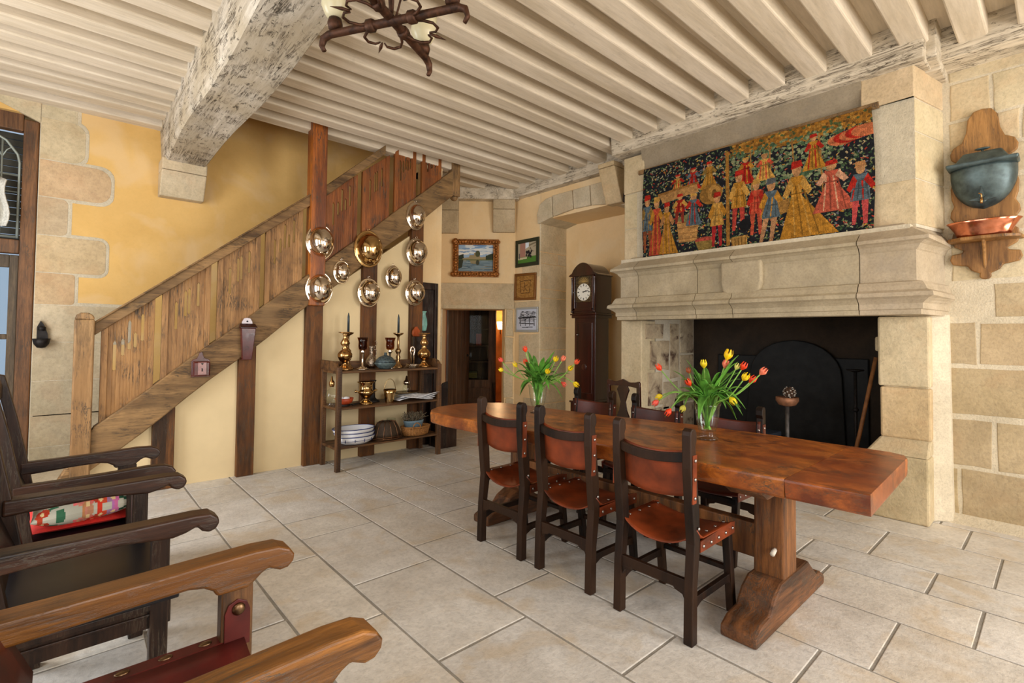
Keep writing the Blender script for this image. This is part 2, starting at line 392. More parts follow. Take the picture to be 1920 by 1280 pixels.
# ------------------------------------------------------------------ small rasters painted onto coloured mesh surfaces
def canvas(w, h, c): 
    a = np.zeros((h, w, 3)); a[:] = c; return a
def poly(a, pts, c):
    h, w, _ = a.shape; yy, xx = np.mgrid[0:h, 0:w]; xx = (xx+.5)/w; yy = (yy+.5)/h
    inside = np.zeros((h, w), bool); n = len(pts)
    for i in range(n):
        x1, y1 = pts[i]; x2, y2 = pts[(i+1) % n]
        if y1 == y2: continue
        cond = ((y1 > yy) != (y2 > yy)) & (xx < (x2-x1)*(yy-y1)/(y2-y1)+x1)
        inside ^= cond
    a[inside] = c
def ell(a, x, y, rx, ry, c):
    h, w, _ = a.shape; yy, xx = np.mgrid[0:h, 0:w]
    a[(((xx+.5)/w-x)/rx)**2+(((yy+.5)/h-y)/ry)**2 < 1] = c
def stroke(a, x1, y1, x2, y2, t, c):
    h, w, _ = a.shape; asp = w/h
    dx, dy = x2-x1, (y2-y1)/asp; L = math.hypot(dx, dy) or 1e-6; nx, ny = -dy/L*t/2, dx/L*t/2*asp
    poly(a, [(x1+nx, y1+ny), (x2+nx, y2+ny), (x2-nx, y2-ny), (x1-nx, y1-ny)], c)
def painted(name, a, P, parent=None, mat=None, solid=0.003, thick=0):
    # a: canvas; P(u, v) -> point; u right, v down
    h, w, _ = a.shape
    mb = MB()
    L = np.clip(a/255.0, 0, 1); L = np.where(L <= .04045, L/12.92, ((L+.055)/1.055)**2.4)
    mb.sheet(P, w+1, h+1, cols=lambda i, j: (L[j, i, 0], L[j, i, 1], L[j, i, 2], 1))
    return mb.build(name, mat or M_vc, parent, solid=solid)

# ================================================================== STRUCTURE
def S(o, label=None, cat=None): return tag(o, label, cat, None, 'structure')
def tone(lo=0.86, hi=1.04, warm=0.05):
    t = random.uniform(lo, hi); q = random.uniform(-warm, warm)
    return (t*(1+q*0.5), t, t*(1-q), 1)
def block(mb, P, a0, a1, b0, b1, d=0.012, ch=0.012, c=None, jit=0.006, m=0, rnd=0.0):
    # a dressed block: P(a, b, depth) -> point, chamfered towards the joint
    c = c or tone()
    if rnd:
        base = []; r = rnd
        for (ca, cb, s0) in ((a1-r, b1-r, 0), (a0+r, b1-r, 1), (a0+r, b0+r, 2), (a1-r, b0+r, 3)):
            for k in range(5):
                an = (s0+k/4)*PI/2
                if s0 in (1, 2): base.append((a0+.002*math.cos(an)+.002, (b1 if s0 == 1 else b0)+.002*math.sin(an)))
                else: base.append((ca+r*math.cos(an), cb+r*math.sin(an)))
    else:
        base = []
        for a, b, e in ((a1, b1, 0), (a0, b1, 1), (a0, b0, 2), (a1, b0, 3)):
            base.append((a+random.uniform(-jit, jit), b+random.uniform(-jit, jit)))
        nb = []
        for i in range(4):
            p, q = base[i], base[(i+1) % 4]
            for t in (0, 1/3, 2/3):
                nb.append((p[0]+(q[0]-p[0])*t+random.uniform(-jit, jit)*.5, p[1]+(q[1]-p[1])*t+random.uniform(-jit, jit)*.5))
        base = nb
    n = len(base); ca = sum(p[0] for p in base)/n; cb = sum(p[1] for p in base)/n
    def ins(p, q):
        da, db = ca-p[0], cb-p[1]; L = math.hypot(da, db)
        return (p[0]+da/L*q, p[1]+db/L*q)
    v = [P(p[0], p[1], -0.01) for p in base]+[P(*ins(p, ch*0.3), d*0.6) for p in base]+[P(*ins(p, ch), d) for p in base]
    f = []
    for k in range(2):
        for i in range(n):
            j = (i+1) % n; f.append((k*n+i, k*n+j, (k+1)*n+j, (k+1)*n+i))
    f.append(tuple(2*n+i for i in range(n)))
    mb.add(v, f, m, c)
def outward(mb, P, ref):
    pass

# floor of limestone slabs
fl = MB()
xb = [-2.4, -1.85, -1.3, -.72, -.2, .32, .85, 1.235, 1.758, 2.18, 2.575, 3.11, 3.575, 3.94, 4.51, 5.0, 5.55, 6.1, 6.7, 7.3]
cuts = {6: [4.67, 4.018, 3.194, 2.32, 1.5], 7: [4.68, 3.865, 3.495, 2.677, 1.825, 1.1], 8: [4.55, 3.74, 2.908, 2.074, 1.25], 9: [4.08, 3.3, 2.5, 1.6, .764],
        10: [4.605, 3.9, 3.1, 2.2, 1.4, .575], 11: [4.2, 3.3, 2.6, 1.7, 1.0, .305], 12: [4.5, 3.5, 2.7, 1.9, 1.2, .54], 13: [4.1, 3.2, 2.4, 1.6, .886], 14: [4.6, 3.6, 2.9, 2.0, 1.3, .485]}
for i in range(len(xb)-1):
    cs = cuts.get(i, None)
    if cs is None:
        cs = []; y = 6.0-random.random()*.5
        while y > .3: cs.append(y); y -= random.uniform(.5, .95)
    y = max(cs)
    while y < 8.3: y += random.uniform(.5, .9); cs = [y]+cs
    y = min(cs)
    while y > -3: y -= random.uniform(.55, .95); cs = cs+[y]
    cs = sorted(cs)
    for a, b in zip(cs[:-1], cs[1:]):
        g = 0.006
        block(fl, lambda p, q, d: (p, q, d-0.004), xb[i]+g, xb[i+1]-g, a+g, b-g, 0.004, 0.005, tone(.93, 1.03, .03), 0.002)
fl.box((-2.4, -3.2, -0.08), (7.3, 8.6, -0.0035), 1)
FLOOR = S(fl.build('floor', [M_floor, M_grout]), 'pale limestone slab floor with grey joints', 'floor')

# back wall behind the stair: ochre plaster, door opening at its left end
YB = 6.55
wb = MB()
wb.box((-1.2, YB, 3.46), (-.22, YB+.4, 5.0)); wb.box((-.22, YB, 0), (4.3, YB+.4, 5.0)); wb.box((-2.4, YB, 0), (-1.2, YB+.4, 5.0))
WB = S(wb.build('wall_back', M_yellow), 'ochre plastered back wall behind the oak stair', 'wall')
q = MB(); PB = lambda a, b, d: (a, YB-d, b)
q.box((-.22, YB-.0018, 0), (.03, YB+.01, 3.58), 1, (.92, .9, .84, 1))
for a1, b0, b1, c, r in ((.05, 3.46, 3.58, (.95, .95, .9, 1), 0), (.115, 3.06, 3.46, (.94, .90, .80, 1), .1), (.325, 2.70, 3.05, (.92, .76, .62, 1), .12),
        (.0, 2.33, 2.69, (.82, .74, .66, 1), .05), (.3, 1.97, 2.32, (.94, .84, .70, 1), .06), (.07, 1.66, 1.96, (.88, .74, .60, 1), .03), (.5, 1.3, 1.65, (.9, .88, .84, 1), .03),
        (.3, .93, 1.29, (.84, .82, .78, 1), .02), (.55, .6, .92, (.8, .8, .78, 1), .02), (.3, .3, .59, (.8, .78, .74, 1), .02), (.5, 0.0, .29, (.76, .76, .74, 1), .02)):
    block(q, PB, -.215, a1, b0, b1, .006, .004, c, .004, rnd=r)
    block(q, PB, -.215, a1+.03, b0-.035, b1+.035, .0022+.00016*int((b0+1)*3.1), .02, (.92, .9, .84, 1), .004, 1, rnd=min(.12, r+.03))
q.prism([(-.22, 3.40), (-.22, 3.62), (-1.2, 3.62), (-1.2, 3.62), (-.75, 3.62)], 'y', YB-.01, YB+.02, 0, (.95, .95, .9, 1))
q.build('quoin_stones', [M_stone, M_mortar], WB)
# a stone corbel under the main beam
def corbel(P, a0, a1, b0, b1, dep, parent, name='corbel', c=(1, .97, .92, 1), split=.33):
    mb = MB(); zs = b1-(b1-b0)*split
    def bx(lo, hi, dd0, dd1):
        v = [P(a0, lo, 0), P(a1, lo, 0), P(a1, lo, dd0), P(a0, lo, dd0), P(a0, hi, 0), P(a1, hi, 0), P(a1, hi, dd1), P(a0, hi, dd1)]
        mb.hexa(v, 0, c)
    bx(zs, b1, dep, dep); bx(b0, zs-.004, dep*.45, dep*.97)
    return mb.build(name, M_stone, parent, bevel=.012)
corbel(PB, .715, 1.125, 2.86, 3.24, .28, WB)

# left wall and the wall behind the camera, with the windows that light the room
wl = MB()
for lo, hi in (((-2.2, -3.2, 0), (-1.9, -.1, 3.76)), ((-2.2, 2.5, 0), (-1.9, 3.7, 3.76)), ((-2.2, 5.5, 0), (-1.9, 6.9, 3.76)), ((-2.2, -.1, 0), (-1.9, 2.5, .5)), ((-2.2, 3.7, 0), (-1.9, 5.5, .5)),
               ((-2.2, -.1, 3.1), (-1.9, 2.5, 3.76)), ((-2.2, 3.7, 3.1), (-1.9, 5.5, 3.76))): wl.box(lo, hi)
S(wl.build('wall_left', M_warm), 'plastered left wall with tall windows', 'wall')
wr = MB()
for a0, a1, b0, b1 in ((-2.2, -.8, 0, 3.76), (1.2, 2.6, 0, 3.76), (4.6, 5.8, 0, 3.76), (-.8, 1.2, 0, .5), (2.6, 4.6, 0, .5), (-.8, 1.2, 3.1, 3.76), (2.6, 4.6, 3.1, 3.76)):
    wr.box((a0, -3.3, b0), (a1, -3.0, b1))
S(wr.build('wall_front', M_warm), 'plastered wall with two windows behind the camera', 'wall')

# right wall of stone right of the chimney breast
XR = 5.2
w2 = MB(); w2.box((XR, -3.2, 0), (XR+.5, .8, 3.76), 0, (1, .98, .93, 1))
WR = S(w2.build('wall_right', M_mortar), 'rubble and limestone wall right of the fireplace', 'wall')
sb = MB(); PR = lambda a, b, d: (XR-d, a, b)
tan = [(.78, .72, .62, 1), (.74, .68, .59, 1), (.82, .74, .64, 1), (.75, .69, .58, 1)]
rows = [(.05, .40, [.70, .568], .04), (.43, .79, [.70, .37, -.1], .025), (.83, 1.18, [.70, .05], .03), (1.215, 1.53, [.70, .445, .0], .025), (1.565, 1.83, [.365, -.1], .03)]
for b0, b1, cutl, g in rows:
    y = cutl[-1]; cl = list(cutl)
    while y > -3.0: y -= random.uniform(.35, .7); cl.append(y)
    for a, b in zip(cl[1:], cl[:-1]):
        if b0 < .3 and abs(b-.70) < .01: block(sb, PR, a+.012, b-.01, b0, b1, .004, .006, (.78, .72, .6, 1), .006); continue
        block(sb, PR, a+g/2, b-g/2, b0, b1, .004, .006, random.choice(tan), .008)
pale = [(1.0, .98, .93, 1), (1.0, .95, .86, 1), (.96, .95, .92, 1), (1.0, .99, .92, 1)]
z = 1.88
for b0, b1, cutl in ((1.87, 2.2, [.60, .1]), (2.23, 2.62, [.60, .15]), (2.65, 2.86, [.6, .3, -.15]), (2.89, 3.12, [.6, .2, -.2]), (3.14, 3.42, [.6, .35, -.1]), (3.44, 3.74, [.6, .1])):
    y = cutl[-1]; cl = list(cutl)
    while y > -3.0: y -= random.uniform(.3, .6); cl.append(y)
    for a, b in zip(cl[1:], cl[:-1]):
        block(sb, PR, a+.008, b-.008, b0, b1, .005, .01, random.choice(pale), .008)
sb.build('wall_stones', M_stone, WR)
sk = MB(); sk.prism([(XR-.10, 0), (XR+.02, 0), (XR+.02, .07), (XR-.02, .05)], 'y', -3.0, .68, 0, (1, .98, .94, 1)); sk.build('mortar_fillet', M_mortar, WR)

# far part of the right wall with the clock alcove
XF = 5.1
wf = MB()
wf.box((XF, 5.067, 0), (XF+.9, 5.9, 3.8)); wf.box((XF, 3.44, 3.07), (XF+.9, 5.07, 3.8)); wf.box((XF+.55, 3.48, 0), (XF+.9, 5.07, 3.1)); wf.box((XF, 3.36, 0), (XF+.9, 3.5, 3.1))
WF = S(wf.build('wall_alcove', M_warm), 'plastered wall with the arched clock alcove', 'wall')
PF = lambda a, b, d: (XF-d, a, b)
PV = lambda a, b, d: (a, 5.067-d, b)
jb = MB(); 
zz = [0, .42, .78, 1.2, 1.52, 1.95, 2.08, 2.45, 2.62, 3.03]
for i in range(len(zz)-1):
    c = random.choice([(1.16, 1.14, 1.1, 1), (1.14, 1.1, 1.03, 1), (1.1, 1.08, 1.06, 1)])
    sp = XF+random.choice([.55, .42, .36])
    block(jb, PV, XF-.004, sp, zz[i]+.004, zz[i+1]-.004, .006, .006, c, .003)
    if sp < XF+.5: block(jb, PV, sp+.006, XF+.55, zz[i]+.004, zz[i+1]-.004, .006, .006, tone(.95, 1.04), .003)
jb.build('alcove_jamb_stones', M_stone, WF)
fb = MB()
for b0, b1, a1, c in ((1.0, 1.44, 5.52, (1.0, .95, .87, 1)), (1.44, 1.92, 5.62, (1.03, .97, .88, 1)), (2.25, 2.5, 5.45, (1.1, 1.03, .92, 1)), (.0, .5, 5.4, (1.04, 1.0, .92, 1))):
    block(fb, PF, 5.075, a1, b0+.01, b1-.01, .006, .012, c, .008)
fb.build('corner_stones', M_stone, WF)
# arch: segmental soffit with voussoirs
def arcz(y): t = (y-3.6)/(5.067-3.6); return 3.02+.10*(1-(2*t-1)**2)*1.0
cuty = [5.075, 4.80, 4.42, 4.12, 3.83, 3.5]
outer = lambda y: 3.05+.33*min(1, max(0, (5.16-y)/.26))**.6
for i in range(5):
    vb = MB(); a1, a0 = cuty[i], cuty[i+1]
    a0 += .006; a1 -= .006
    sk_ = .06
    p = [(a1, arcz(min(a1, 5.06))), (a0, arcz(a0)), (a0-sk_*0 + .02, 3.38), (a1+.02 if i else 5.12, 3.38 if i else 3.25)]
    if i == 0: p = [(5.10, 3.02), (a0, arcz(a0)), (a0+.02, 3.37), (4.93, 3.36), (5.06, 3.30), (5.12, 3.16)]
    vb.prism(p, 'x', XF-.035, XF+.56, 0, tone(.96, 1.03, .03)); vb.build('voussoir', M_stone, WF, bevel=.01)
# beam and corbel block above the arch, near the breast
corbel(PF, 3.56, 3.80, 3.03, 3.5, .30, WF, c=(1.02, .92, .78, 1), split=.12)

# angled corner wall with the low stone doorway
A0 = Vector((5.1, 5.61, 0)); AD = Vector((-.743, .669, 0)); AN = Vector((-.669, -.743, 0))
def PA(a, b, d): return tuple(A0+AD*a+AN*d+Vector((0, 0, b)))
def abox(mb, a0, a1, b0, b1, d0, d1, m=0, c=(1, 1, 1, 1)):
    mb.hexa([PA(a0, b0, d1), PA(a1, b0, d1), PA(a1, b0, d0), PA(a0, b0, d0), PA(a0, b1, d1), PA(a1, b1, d1), PA(a1, b1, d0), PA(a0, b1, d0)], m, c)
wc = MB(); abox(wc, -.1, .15, 0, 3.8, -.4, 0); abox(wc, 1.10, 1.30, 0, 3.8, -.4, 0); abox(wc, .15, 1.10, 1.80, 3.8, -.4, 0)
WC = S(wc.build('wall_corner', M_warm), 'angled corner wall with a low stone doorway', 'wall')
cs = MB()
block(cs, PA, .0, 1.21, 1.80, 2.19, .02, .012, (1.0, .94, .86, 1), .006)
block(cs, PA, .155, 1.10, 1.80, 1.86, .03, .012, (1.0, .98, .92, 1), .003)
for b0, b1 in ((0, .45), (.46, .98), (.99, 1.38), (1.39, 1.80)):
    block(cs, PA, 1.105, 1.21, b0, b1, .02, .01, (1.14, 1.1, 1.05, 1), .006)
    block(cs, PA, .02, .155+random.uniform(-.02, .02), b0, b1, .02, .012, (.95, .9, .82, 1), .012)
cs.build('doorway_stones', M_stone, WC, bevel=.004)
corbel(PA, .87, 1.20, 2.95, 3.46, .12, WC, c=(.86, .80, .72, 1)); corbel(PA, .01, .345, 2.97, 3.48, .12, WC, c=(.86, .80, .72, 1))
ab = MB(); abox(ab, -.05, 1.35, 3.45, 3.80, 0, .16); ab.build('corner_beam', M_wbeam, WC, bevel=.01)

# short walls that close the stair end
we = MB(); we.box((3.345, 5.50, 2.07), (3.62, 5.56, 4.0)); we.hexa([(3.6, 5.5, 0), (3.66, 5.47, 0), (4.26, 6.40, 0), (4.19, 6.46, 0), (3.6, 5.5, 4.0), (3.66, 5.47, 4.0), (4.26, 6.40, 4.0), (4.19, 6.46, 4.0)])
S(we.build('wall_stair_end', M_warm), 'short plastered return beside the dark door', 'wall')

# partition below the stair: studs and cream panels
wp = MB(); YP = 5.44
wp.prism([(-.1, 0), (3.3, 0), (3.3, 2.72), (.2, .42), (-.1, .1)], 'y', YP+.02, YP+.08)
WP = S(wp.build('wall_partition', M_cream), 'cream partition panelled under the stair', 'wall')
for a, b, t in ((.604, .770, .75), (1.279, 1.433, 1.3), (1.912, 2.093, 3.6), (2.546, 2.724, 2.35), (3.177, 3.345, 3.0)):
    sm = MB(); sm.box((a, YP-.04, 0), (b, YP+.06, t if t < 3.4 else 1.75))
    sm.build('timber_stud', M_stud, WP, bevel=.006)

# ------------------------------------------------------------------ ceiling
ZC = 3.60; ZB = 3.76
cg = MB()
cg.box((-2.4, -3.2, ZB), (5.9, YP+.13, ZB+.06)); cg.box((-2.4, YP+.13, ZB), (1.13, 6.7, ZB+.06)); cg.box((3.86, YP+.13, ZB), (5.9, 7.0, ZB+.06))
CE = S(cg.build('ceiling', M_board), 'whitewashed boards between the oak joists', 'ceiling')
def joist(x0, x1, y0, y1, z0=ZC):
    mb = MB(); j = random.uniform(-.006, .006); z0 = z0+random.uniform(-.006, .006)
    n = 9
    mb2 = []
    for i in range(n):
        t = i/(n-1); x = x0+(x1-x0)*t; dz = .006*math.sin(t*5+j*900); dy = .006*math.sin(t*4+j*500)
        mb2 += [(x, y0+dy, z0+dz), (x, y1+dy, z0+dz), (x, y1+dy, ZB+.01), (x, y0+dy, ZB+.01)]
    f = [(0, 1, 2, 3)[::-1], tuple((n-1)*4+k for k in range(4))]
    for i in range(n-1):
        for k in range(4): f.append((i*4+k, i*4+(k+1) % 4, (i+1)*4+(k+1) % 4, (i+1)*4+k))
    mb.add(mb2, f); return mb.build('joist', M_joist, CE, bevel=.012)
for k in range(-19, 8):
    y0 = 3.171+.315*k
    if y0 > 5.3: continue
    xe = 4.72 if y0 < 3.3 else 5.12
    if y0 < .6: xe = 5.0
    joist(1.10, xe, y0, y0+.165)
joist(1.10, 5.3, 5.41, 5.57)
for y0 in (5.8, 6.12): joist(3.80, 5.3-.35*(y0-5.4), y0, y0+.15)
y = -2.9
while y < 6.3:
    joist(-2.2, .76, y, y+.165); y += .30
joist(-2.2, .76, 6.40, 6.56, 3.58)
mb = MB()
nb = 26; v = []; f = []
for i in range(nb):
    y = -3.1+(YB+3.13)*i/(nb-1)
    w0 = .012*math.sin(y*2.1); w1 = .014*math.sin(y*1.7+1); zz_ = 3.22+.012*math.sin(y*2.7+.4)
    v += [(.73+w0+.025, y, zz_), (1.13+w1-.02, y, zz_), (1.13+w1, y, zz_+.03), (1.15, y, ZB+.02), (.71, y, ZB+.02), (.73+w0, y, zz_+.035)]
for i in range(nb-1):
    for k in range(6): f.append((i*6+k, i*6+(k+1) % 6, (i+1)*6+(k+1) % 6, (i+1)*6+k))
f.append(tuple(range(6))[::-1]); f.append(tuple((nb-1)*6+k for k in range(6)))
mb.add(v, f); mb.build('main_beam', M_beam, CE)
b2 = MB()
b2.hexa([(4.62, .66, 3.47), (4.95, .66, 3.47), (4.95, 3.46, 3.47), (4.62, 3.46, 3.47), (4.60, .66, 3.78), (4.95, .66, 3.78), (4.95, 3.46, 3.78), (4.60, 3.46, 3.78)])
b2.build('wall_beam', M_wbeam, CE, bevel=.012)
b3 = MB(); b3.box((4.98, 3.46, 3.47), (5.3, 5.62, 3.80)); b3.build('wall_beam', M_wbeam, CE, bevel=.012)
b4 = MB(); b4.box((4.90, -3.1, 3.52), (5.35, .66, 3.80)); b4.build('wall_beam', M_wbeam, CE, bevel=.012)
b5 = MB(); b5.box((4.70, .60, 3.48), (4.92, .69, 3.78)); b5.box((4.9, .6, 3.46), (5.25, .80, 3.78)); b5.build('beam_end', M_wbeam, CE, bevel=.01)
# stairwell above the ceiling opening
sw = MB(); sw.box((1.05, YP+.13, ZB), (1.13, 6.6, 5.0)); sw.box((3.86, YP+.13, ZB), (3.94, 6.6, 5.0)); sw.box((1.05, YP+.05, ZB+.06), (3.94, YP+.13, 5.0)); sw.box((1.0, 5.4, 5.0), (4.3, 7, 5.06))
S(sw.build('wall_stairwell', M_yellow), 'ochre stairwell walls above the ceiling', 'wall')

# ------------------------------------------------------------------ the fireplace
FP = empty('mantelpiece', (4.9, 2.0, 1.585), 0, 'long moulded limestone mantel with a blank shield under the tapestry', 'mantel')
def fpm(mb, name, mat, **k):
    o = mb.build(name, mat, FP, **k); o.location = (-4.9, -2.0, -1.585); return o
def fp(mb, name, mat, **k): return mb.build(name, mat, FW, **k)
def PX(x): return lambda a, b, d: (x-d, a, b)
hb = MB()
hb.box((4.86, .76, 2.2), (5.9, 3.36, 3.76), 0, (.72, .68, .6, 1))
FW = S(hb.build('wall_chimney', M_mantel), 'limestone chimney breast with the open hearth', 'chimney breast')
gb = MB(); gb.hexa([(4.78, 1.07, 3.20), (4.87, 1.07, 3.20), (4.87, 3.12, 3.20), (4.78, 3.12, 3.20), (4.70, 1.07, 3.47), (4.87, 1.07, 3.47), (4.87, 3.12, 3.47), (4.70, 3.12, 3.47)], 0, (.66, .62, .58, 1))
fp(gb, 'breast_cove', M_mantel)
XP = 4.745
pc_ = MB(); pc_.box((XP+.006, .742, 2.2), (4.95, 1.07, 3.5), 0, (.9, .88, .82, 1)); pc_.box((XP+.006, 3.105, 2.2), (5.1, 3.36, 3.44), 0, (.9, .88, .82, 1)); pc_.hexa([(XP+.01, .742, 2.25), (5.22, .637, 2.25), (5.22, .9, 2.25), (XP+.02, .9, 2.25), (XP+.01, .742, 3.5), (5.22, .637, 3.5), (5.22, .9, 3.5), (XP+.02, .9, 3.5)]); fp(pc_, 'pilaster_core', M_mortar)
for (y0, y1, zs) in ((.735, 1.075, [2.27, 2.62, 2.98, 3.235, 3.5]), (3.10, 3.365, [2.27, 2.62, 3.02, 3.44])):
    for i in range(len(zs)-1):
        pb = MB(); e = random.uniform(-.01, .01)+(.02 if i == len(zs)-2 else 0)
        c = random.choice([(1.0, .95, .86, 1), (1.0, .9, .8, 1), (1.02, 1, .9, 1)])
        pb.box((XP-e, y0, zs[i]+.004), (4.9, y1, zs[i+1]-.004), 0, c)
        if y0 < 1:  # return towards the right wall
            pb.hexa([(XP-e, y0+.001, zs[i]+.004), (5.22, .63-.001, zs[i]+.004), (5.22, 1.0, zs[i]+.004), (XP-e+.02, 1.0, zs[i]+.004),
                     (XP-e, y0+.001, zs[i+1]-.004), (5.22, .63-.001, zs[i+1]-.004), (5.22, 1.0, zs[i+1]-.004), (XP-e+.02, 1.0, zs[i+1]-.004)], 0, c)
        else: pb.hexa([(XP, 3.2, zs[i]+.004), (5.1, 3.2, zs[i]+.004), (5.14, 3.42, zs[i]+.004), (XP, y1, zs[i]+.004), (XP, 3.2, zs[i+1]-.004), (5.1, 3.2, zs[i+1]-.004), (5.14, 3.42, zs[i+1]-.004), (XP, y1, zs[i+1]-.004)], 0, c)
        fp(pb, 'pilaster_stone', M_stone, bevel=.008)
# mantel profile swept round the breast (offset outward, z)
prof = [(-.10, 2.285), (-.02, 2.22), (.075, 2.15), (.075, 2.125), (.05, 2.118), (.02, 2.10), (.0, 2.07), (-.01, 2.06), (-.01, 1.835), (.03, 1.825), (.045, 1.80), (.06, 1.765), (.095, 1.745), (.10, 1.715), (.07, 1.70),
        (.045, 1.68), (.03, 1.665), (.03, 1.625), (.018, 1.62), (.018, 1.585), (-.2, 1.585)]
XM = 4.62
def outl(o):
    return [(5.24, .625-o*.5), (XM-o, .715-o), (XM-o, 3.34+o), (5.12, 3.46+o*.6)]
segs = [(0, None), ]
mm = MB()
ycuts = [None, 1.075, 2.06, 2.42, 3.10, None]
def mant(y0, y1, left=False, right=False, c=(1, 1, 1, 1), sub=None):
    mb = MB(); pts = []
    for o, z in (sub or prof):
        O = outl(o); row = []
        if right: row += [O[0], O[1]]
        else: row += [(O[1][0], y0)]
        if left: row += [O[2], O[3]]
        else: row += [(O[2][0], y1)]
        pts.append([(x, y, z) for x, y in row])
    n = len(pts[0]); v = [p for r in pts for p in r]; f = []
    for i in range(len(pts)-1):
        for k in range(n-1): f.append((i*n+k, i*n+k+1, (i+1)*n+k+1, (i+1)*n+k))
    # back faces
    f.append([i*n for i in range(len(pts))]); f.append([i*n+n-1 for i in range(len(pts))][::-1])
    f.append(tuple(range(n))+()) if n > 2 else None
    mb.add(v, [x for x in f if x], 0, c)
    fpm(mb, 'mantel_block', M_mantel)
g = .0035
mant(0, 1.075-g, right=True, c=(1.05, 1.0, .98, 1)); mant(1.075+g, 2.06-g, c=(.98, .95, .88, 1)); mant(2.06+g, 2.42-g, c=(.94, .9, .8, 1)); mant(2.42+g, 3.10-g, c=(.95, .91, .82, 1)); mant(3.10+g, 0, left=True, c=(1.03, 1.0, .95, 1))
sh = MB()
def shp(s): return [(1.80-s, 2.105), (1.80-s, 1.90), (1.82-s*.6, 1.83-s*.6), (1.88, 1.78-s), (1.985, 1.757-s), (2.09, 1.78-s), (2.15+s*.6, 1.83-s*.6), (2.17+s, 1.90), (2.17+s, 2.105)]
sh.prism(shp(0), 'x', XM-.035, XM+.03, 0, (.96, .92, .84, 1)); fpm(sh, 'blank_shield', M_mantel, bevel=.02, seg=3)
# mortar core closing the joints
co = MB(); co.box((XM+.03, .76, 1.60), (5.0, 3.34, 2.26), 0, (.97, .95, .9, 1)); fpm(co, 'mantel_core', M_mortar)
# jambs
jr = MB(); jr.box((4.965, .715, .3), (5.9, 1.0, 1.585), 0, (.95, .92, .86, 1))
for z0, z1, e, c in ((.62, 1.02, 0, (1.0, .88, .72, 1)), (1.03, 1.585, .01, (1.0, .97, .88, 1))):
    jr.box((4.95-e, .70, z0-.004), (5.9, 1.02+e, z1-.002), 0, c)
jr.prism([(4.83, .70), (4.83, 1.10), (5.9, 1.10), (5.9, .70)], 'z', 0, .50, 0, (.93, .9, .8, 1))
jr.hexa([(4.83, .70, .50), (5.9, .70, .50), (5.9, 1.10, .50), (4.83, 1.10, .50), (4.95, .70, .62), (5.9, .70, .62), (5.9, 1.02, .62), (4.95, 1.02, .62)], 0, (.95, .92, .84, 1))
jr.box((4.99, 1.00, 1.30), (5.3, 1.06, 1.42), 0, (.95, .92, .84, 1))
fp(jr, 'right_jamb', M_stone, bevel=.015)
mf = MB(); mf.hexa([(5.12, .60, 0), (5.25, .60, 0), (5.25, .72, 0), (5.0, .72, 0), (5.14, .61, 1.6), (5.25, .61, 1.6), (5.25, .72, 1.6), (5.04, .72, 1.6)], 0, (1.0, .98, .94, 1)); fp(mf, 'mortar_joint', M_mortar, bevel=.01)
jl = MB(); jl.box((4.83, 3.19, 0), (5.12, 3.47, 1.585), 0, (1, .97, .9, 1)); fp(jl, 'left_jamb', M_stone, bevel=.012)
rv = MB(); rv.box((5.10, 3.19, 0), (6.1, 3.5, 2.4), 1, (1, 1, 1, 1))
PRV = lambda a, b, d: (a, 3.19-d, b)
for a0, a1, b0, b1, m in ((4.90, 5.28, 1.38, 1.55, 0), (5.0, 5.4, 1.02, 1.36, 0), (5.42, 5.62, .9, 1.56, 0), (4.95, 5.25, .62, .99, 0), (5.27, 5.6, .55, .87, 0), (4.95, 5.4, .1, .58, 0), (5.66, 5.98, 1.2, 1.7, 0), (5.66, 5.98, .6, 1.18, 0), (5.64, 5.98, .05, .58, 0)):
    block(rv, PRV, a0, a1, b0, b1, .01, .012, tone(.9, 1.05), .01, m)
fp(rv, 'left_reveal', [M_sootpatch, M_mortar])
hi = MB()
hi.box((6.0, .9, 0), (6.2, 3.4, 3.0)); hi.box((5.15, .9, 0.0), (6.2, 1.02, 3.0)); hi.box((5.6, 3.17, 1.9), (6.2, 3.5, 3.0)); hi.box((4.95, .9, 2.1), (5.1, 3.4, 3.0)); hi.box((4.9, .9, 3.0), (6.2, 3.5, 3.1))
fp(hi, 'firebox_lining', M_soot)
fb2 = MB()
n = 14; arc = [(1.62+.02, .92), (1.32, .92), (1.32, 0.02), (2.86, 0.02), (2.86, .92), (2.62, .92)]
arc2 = [(2.11+.5*math.cos(PI*k/n), .92+.40*math.sin(PI*k/n)) for k in range(n+1)]
fb2.prism([(1.32, .02), (2.86, .02), (2.86, 1.20), (1.32, 1.20)], 'x', 5.97, 6.0)
fb2.prism([(1.50, .04)]+[(2.0-.46*math.cos(PI*k/n), 1.0+.38*math.sin(PI*k/n)) for k in range(n+1)]+[(2.55, .04)], 'x', 5.93, 5.97)
_fb = tag(fb2.build('fireback', plain('cast_iron_fireback', (20, 20, 19), 0.6, 0.5, 0.6, 0.4, 9), bevel=.01), 'black cast iron fireback with an arched relief at the back of the hearth', 'fireback')
hs = MB(); hs.box((4.86, 1.1, 0.0), (6.0, 3.2, .02)); fp(hs, 'hearth_slab', M_soot)

# ------------------------------------------------------------------ passage room beyond the doorway
ro = MB()
abox(ro, -.9, 2.2, 0, 2.5, -3.2, -3.1); abox(ro, -.9, -.8, 0, 2.5, -3.2, -.35); abox(ro, 2.1, 2.2, 0, 2.5, -3.2, -.35); abox(ro, -.9, 2.2, 2.4, 2.5, -3.2, -.35)
S(ro.build('wall_passage', M_ochre), 'ochre walls of the passage beyond the doorway', 'wall')

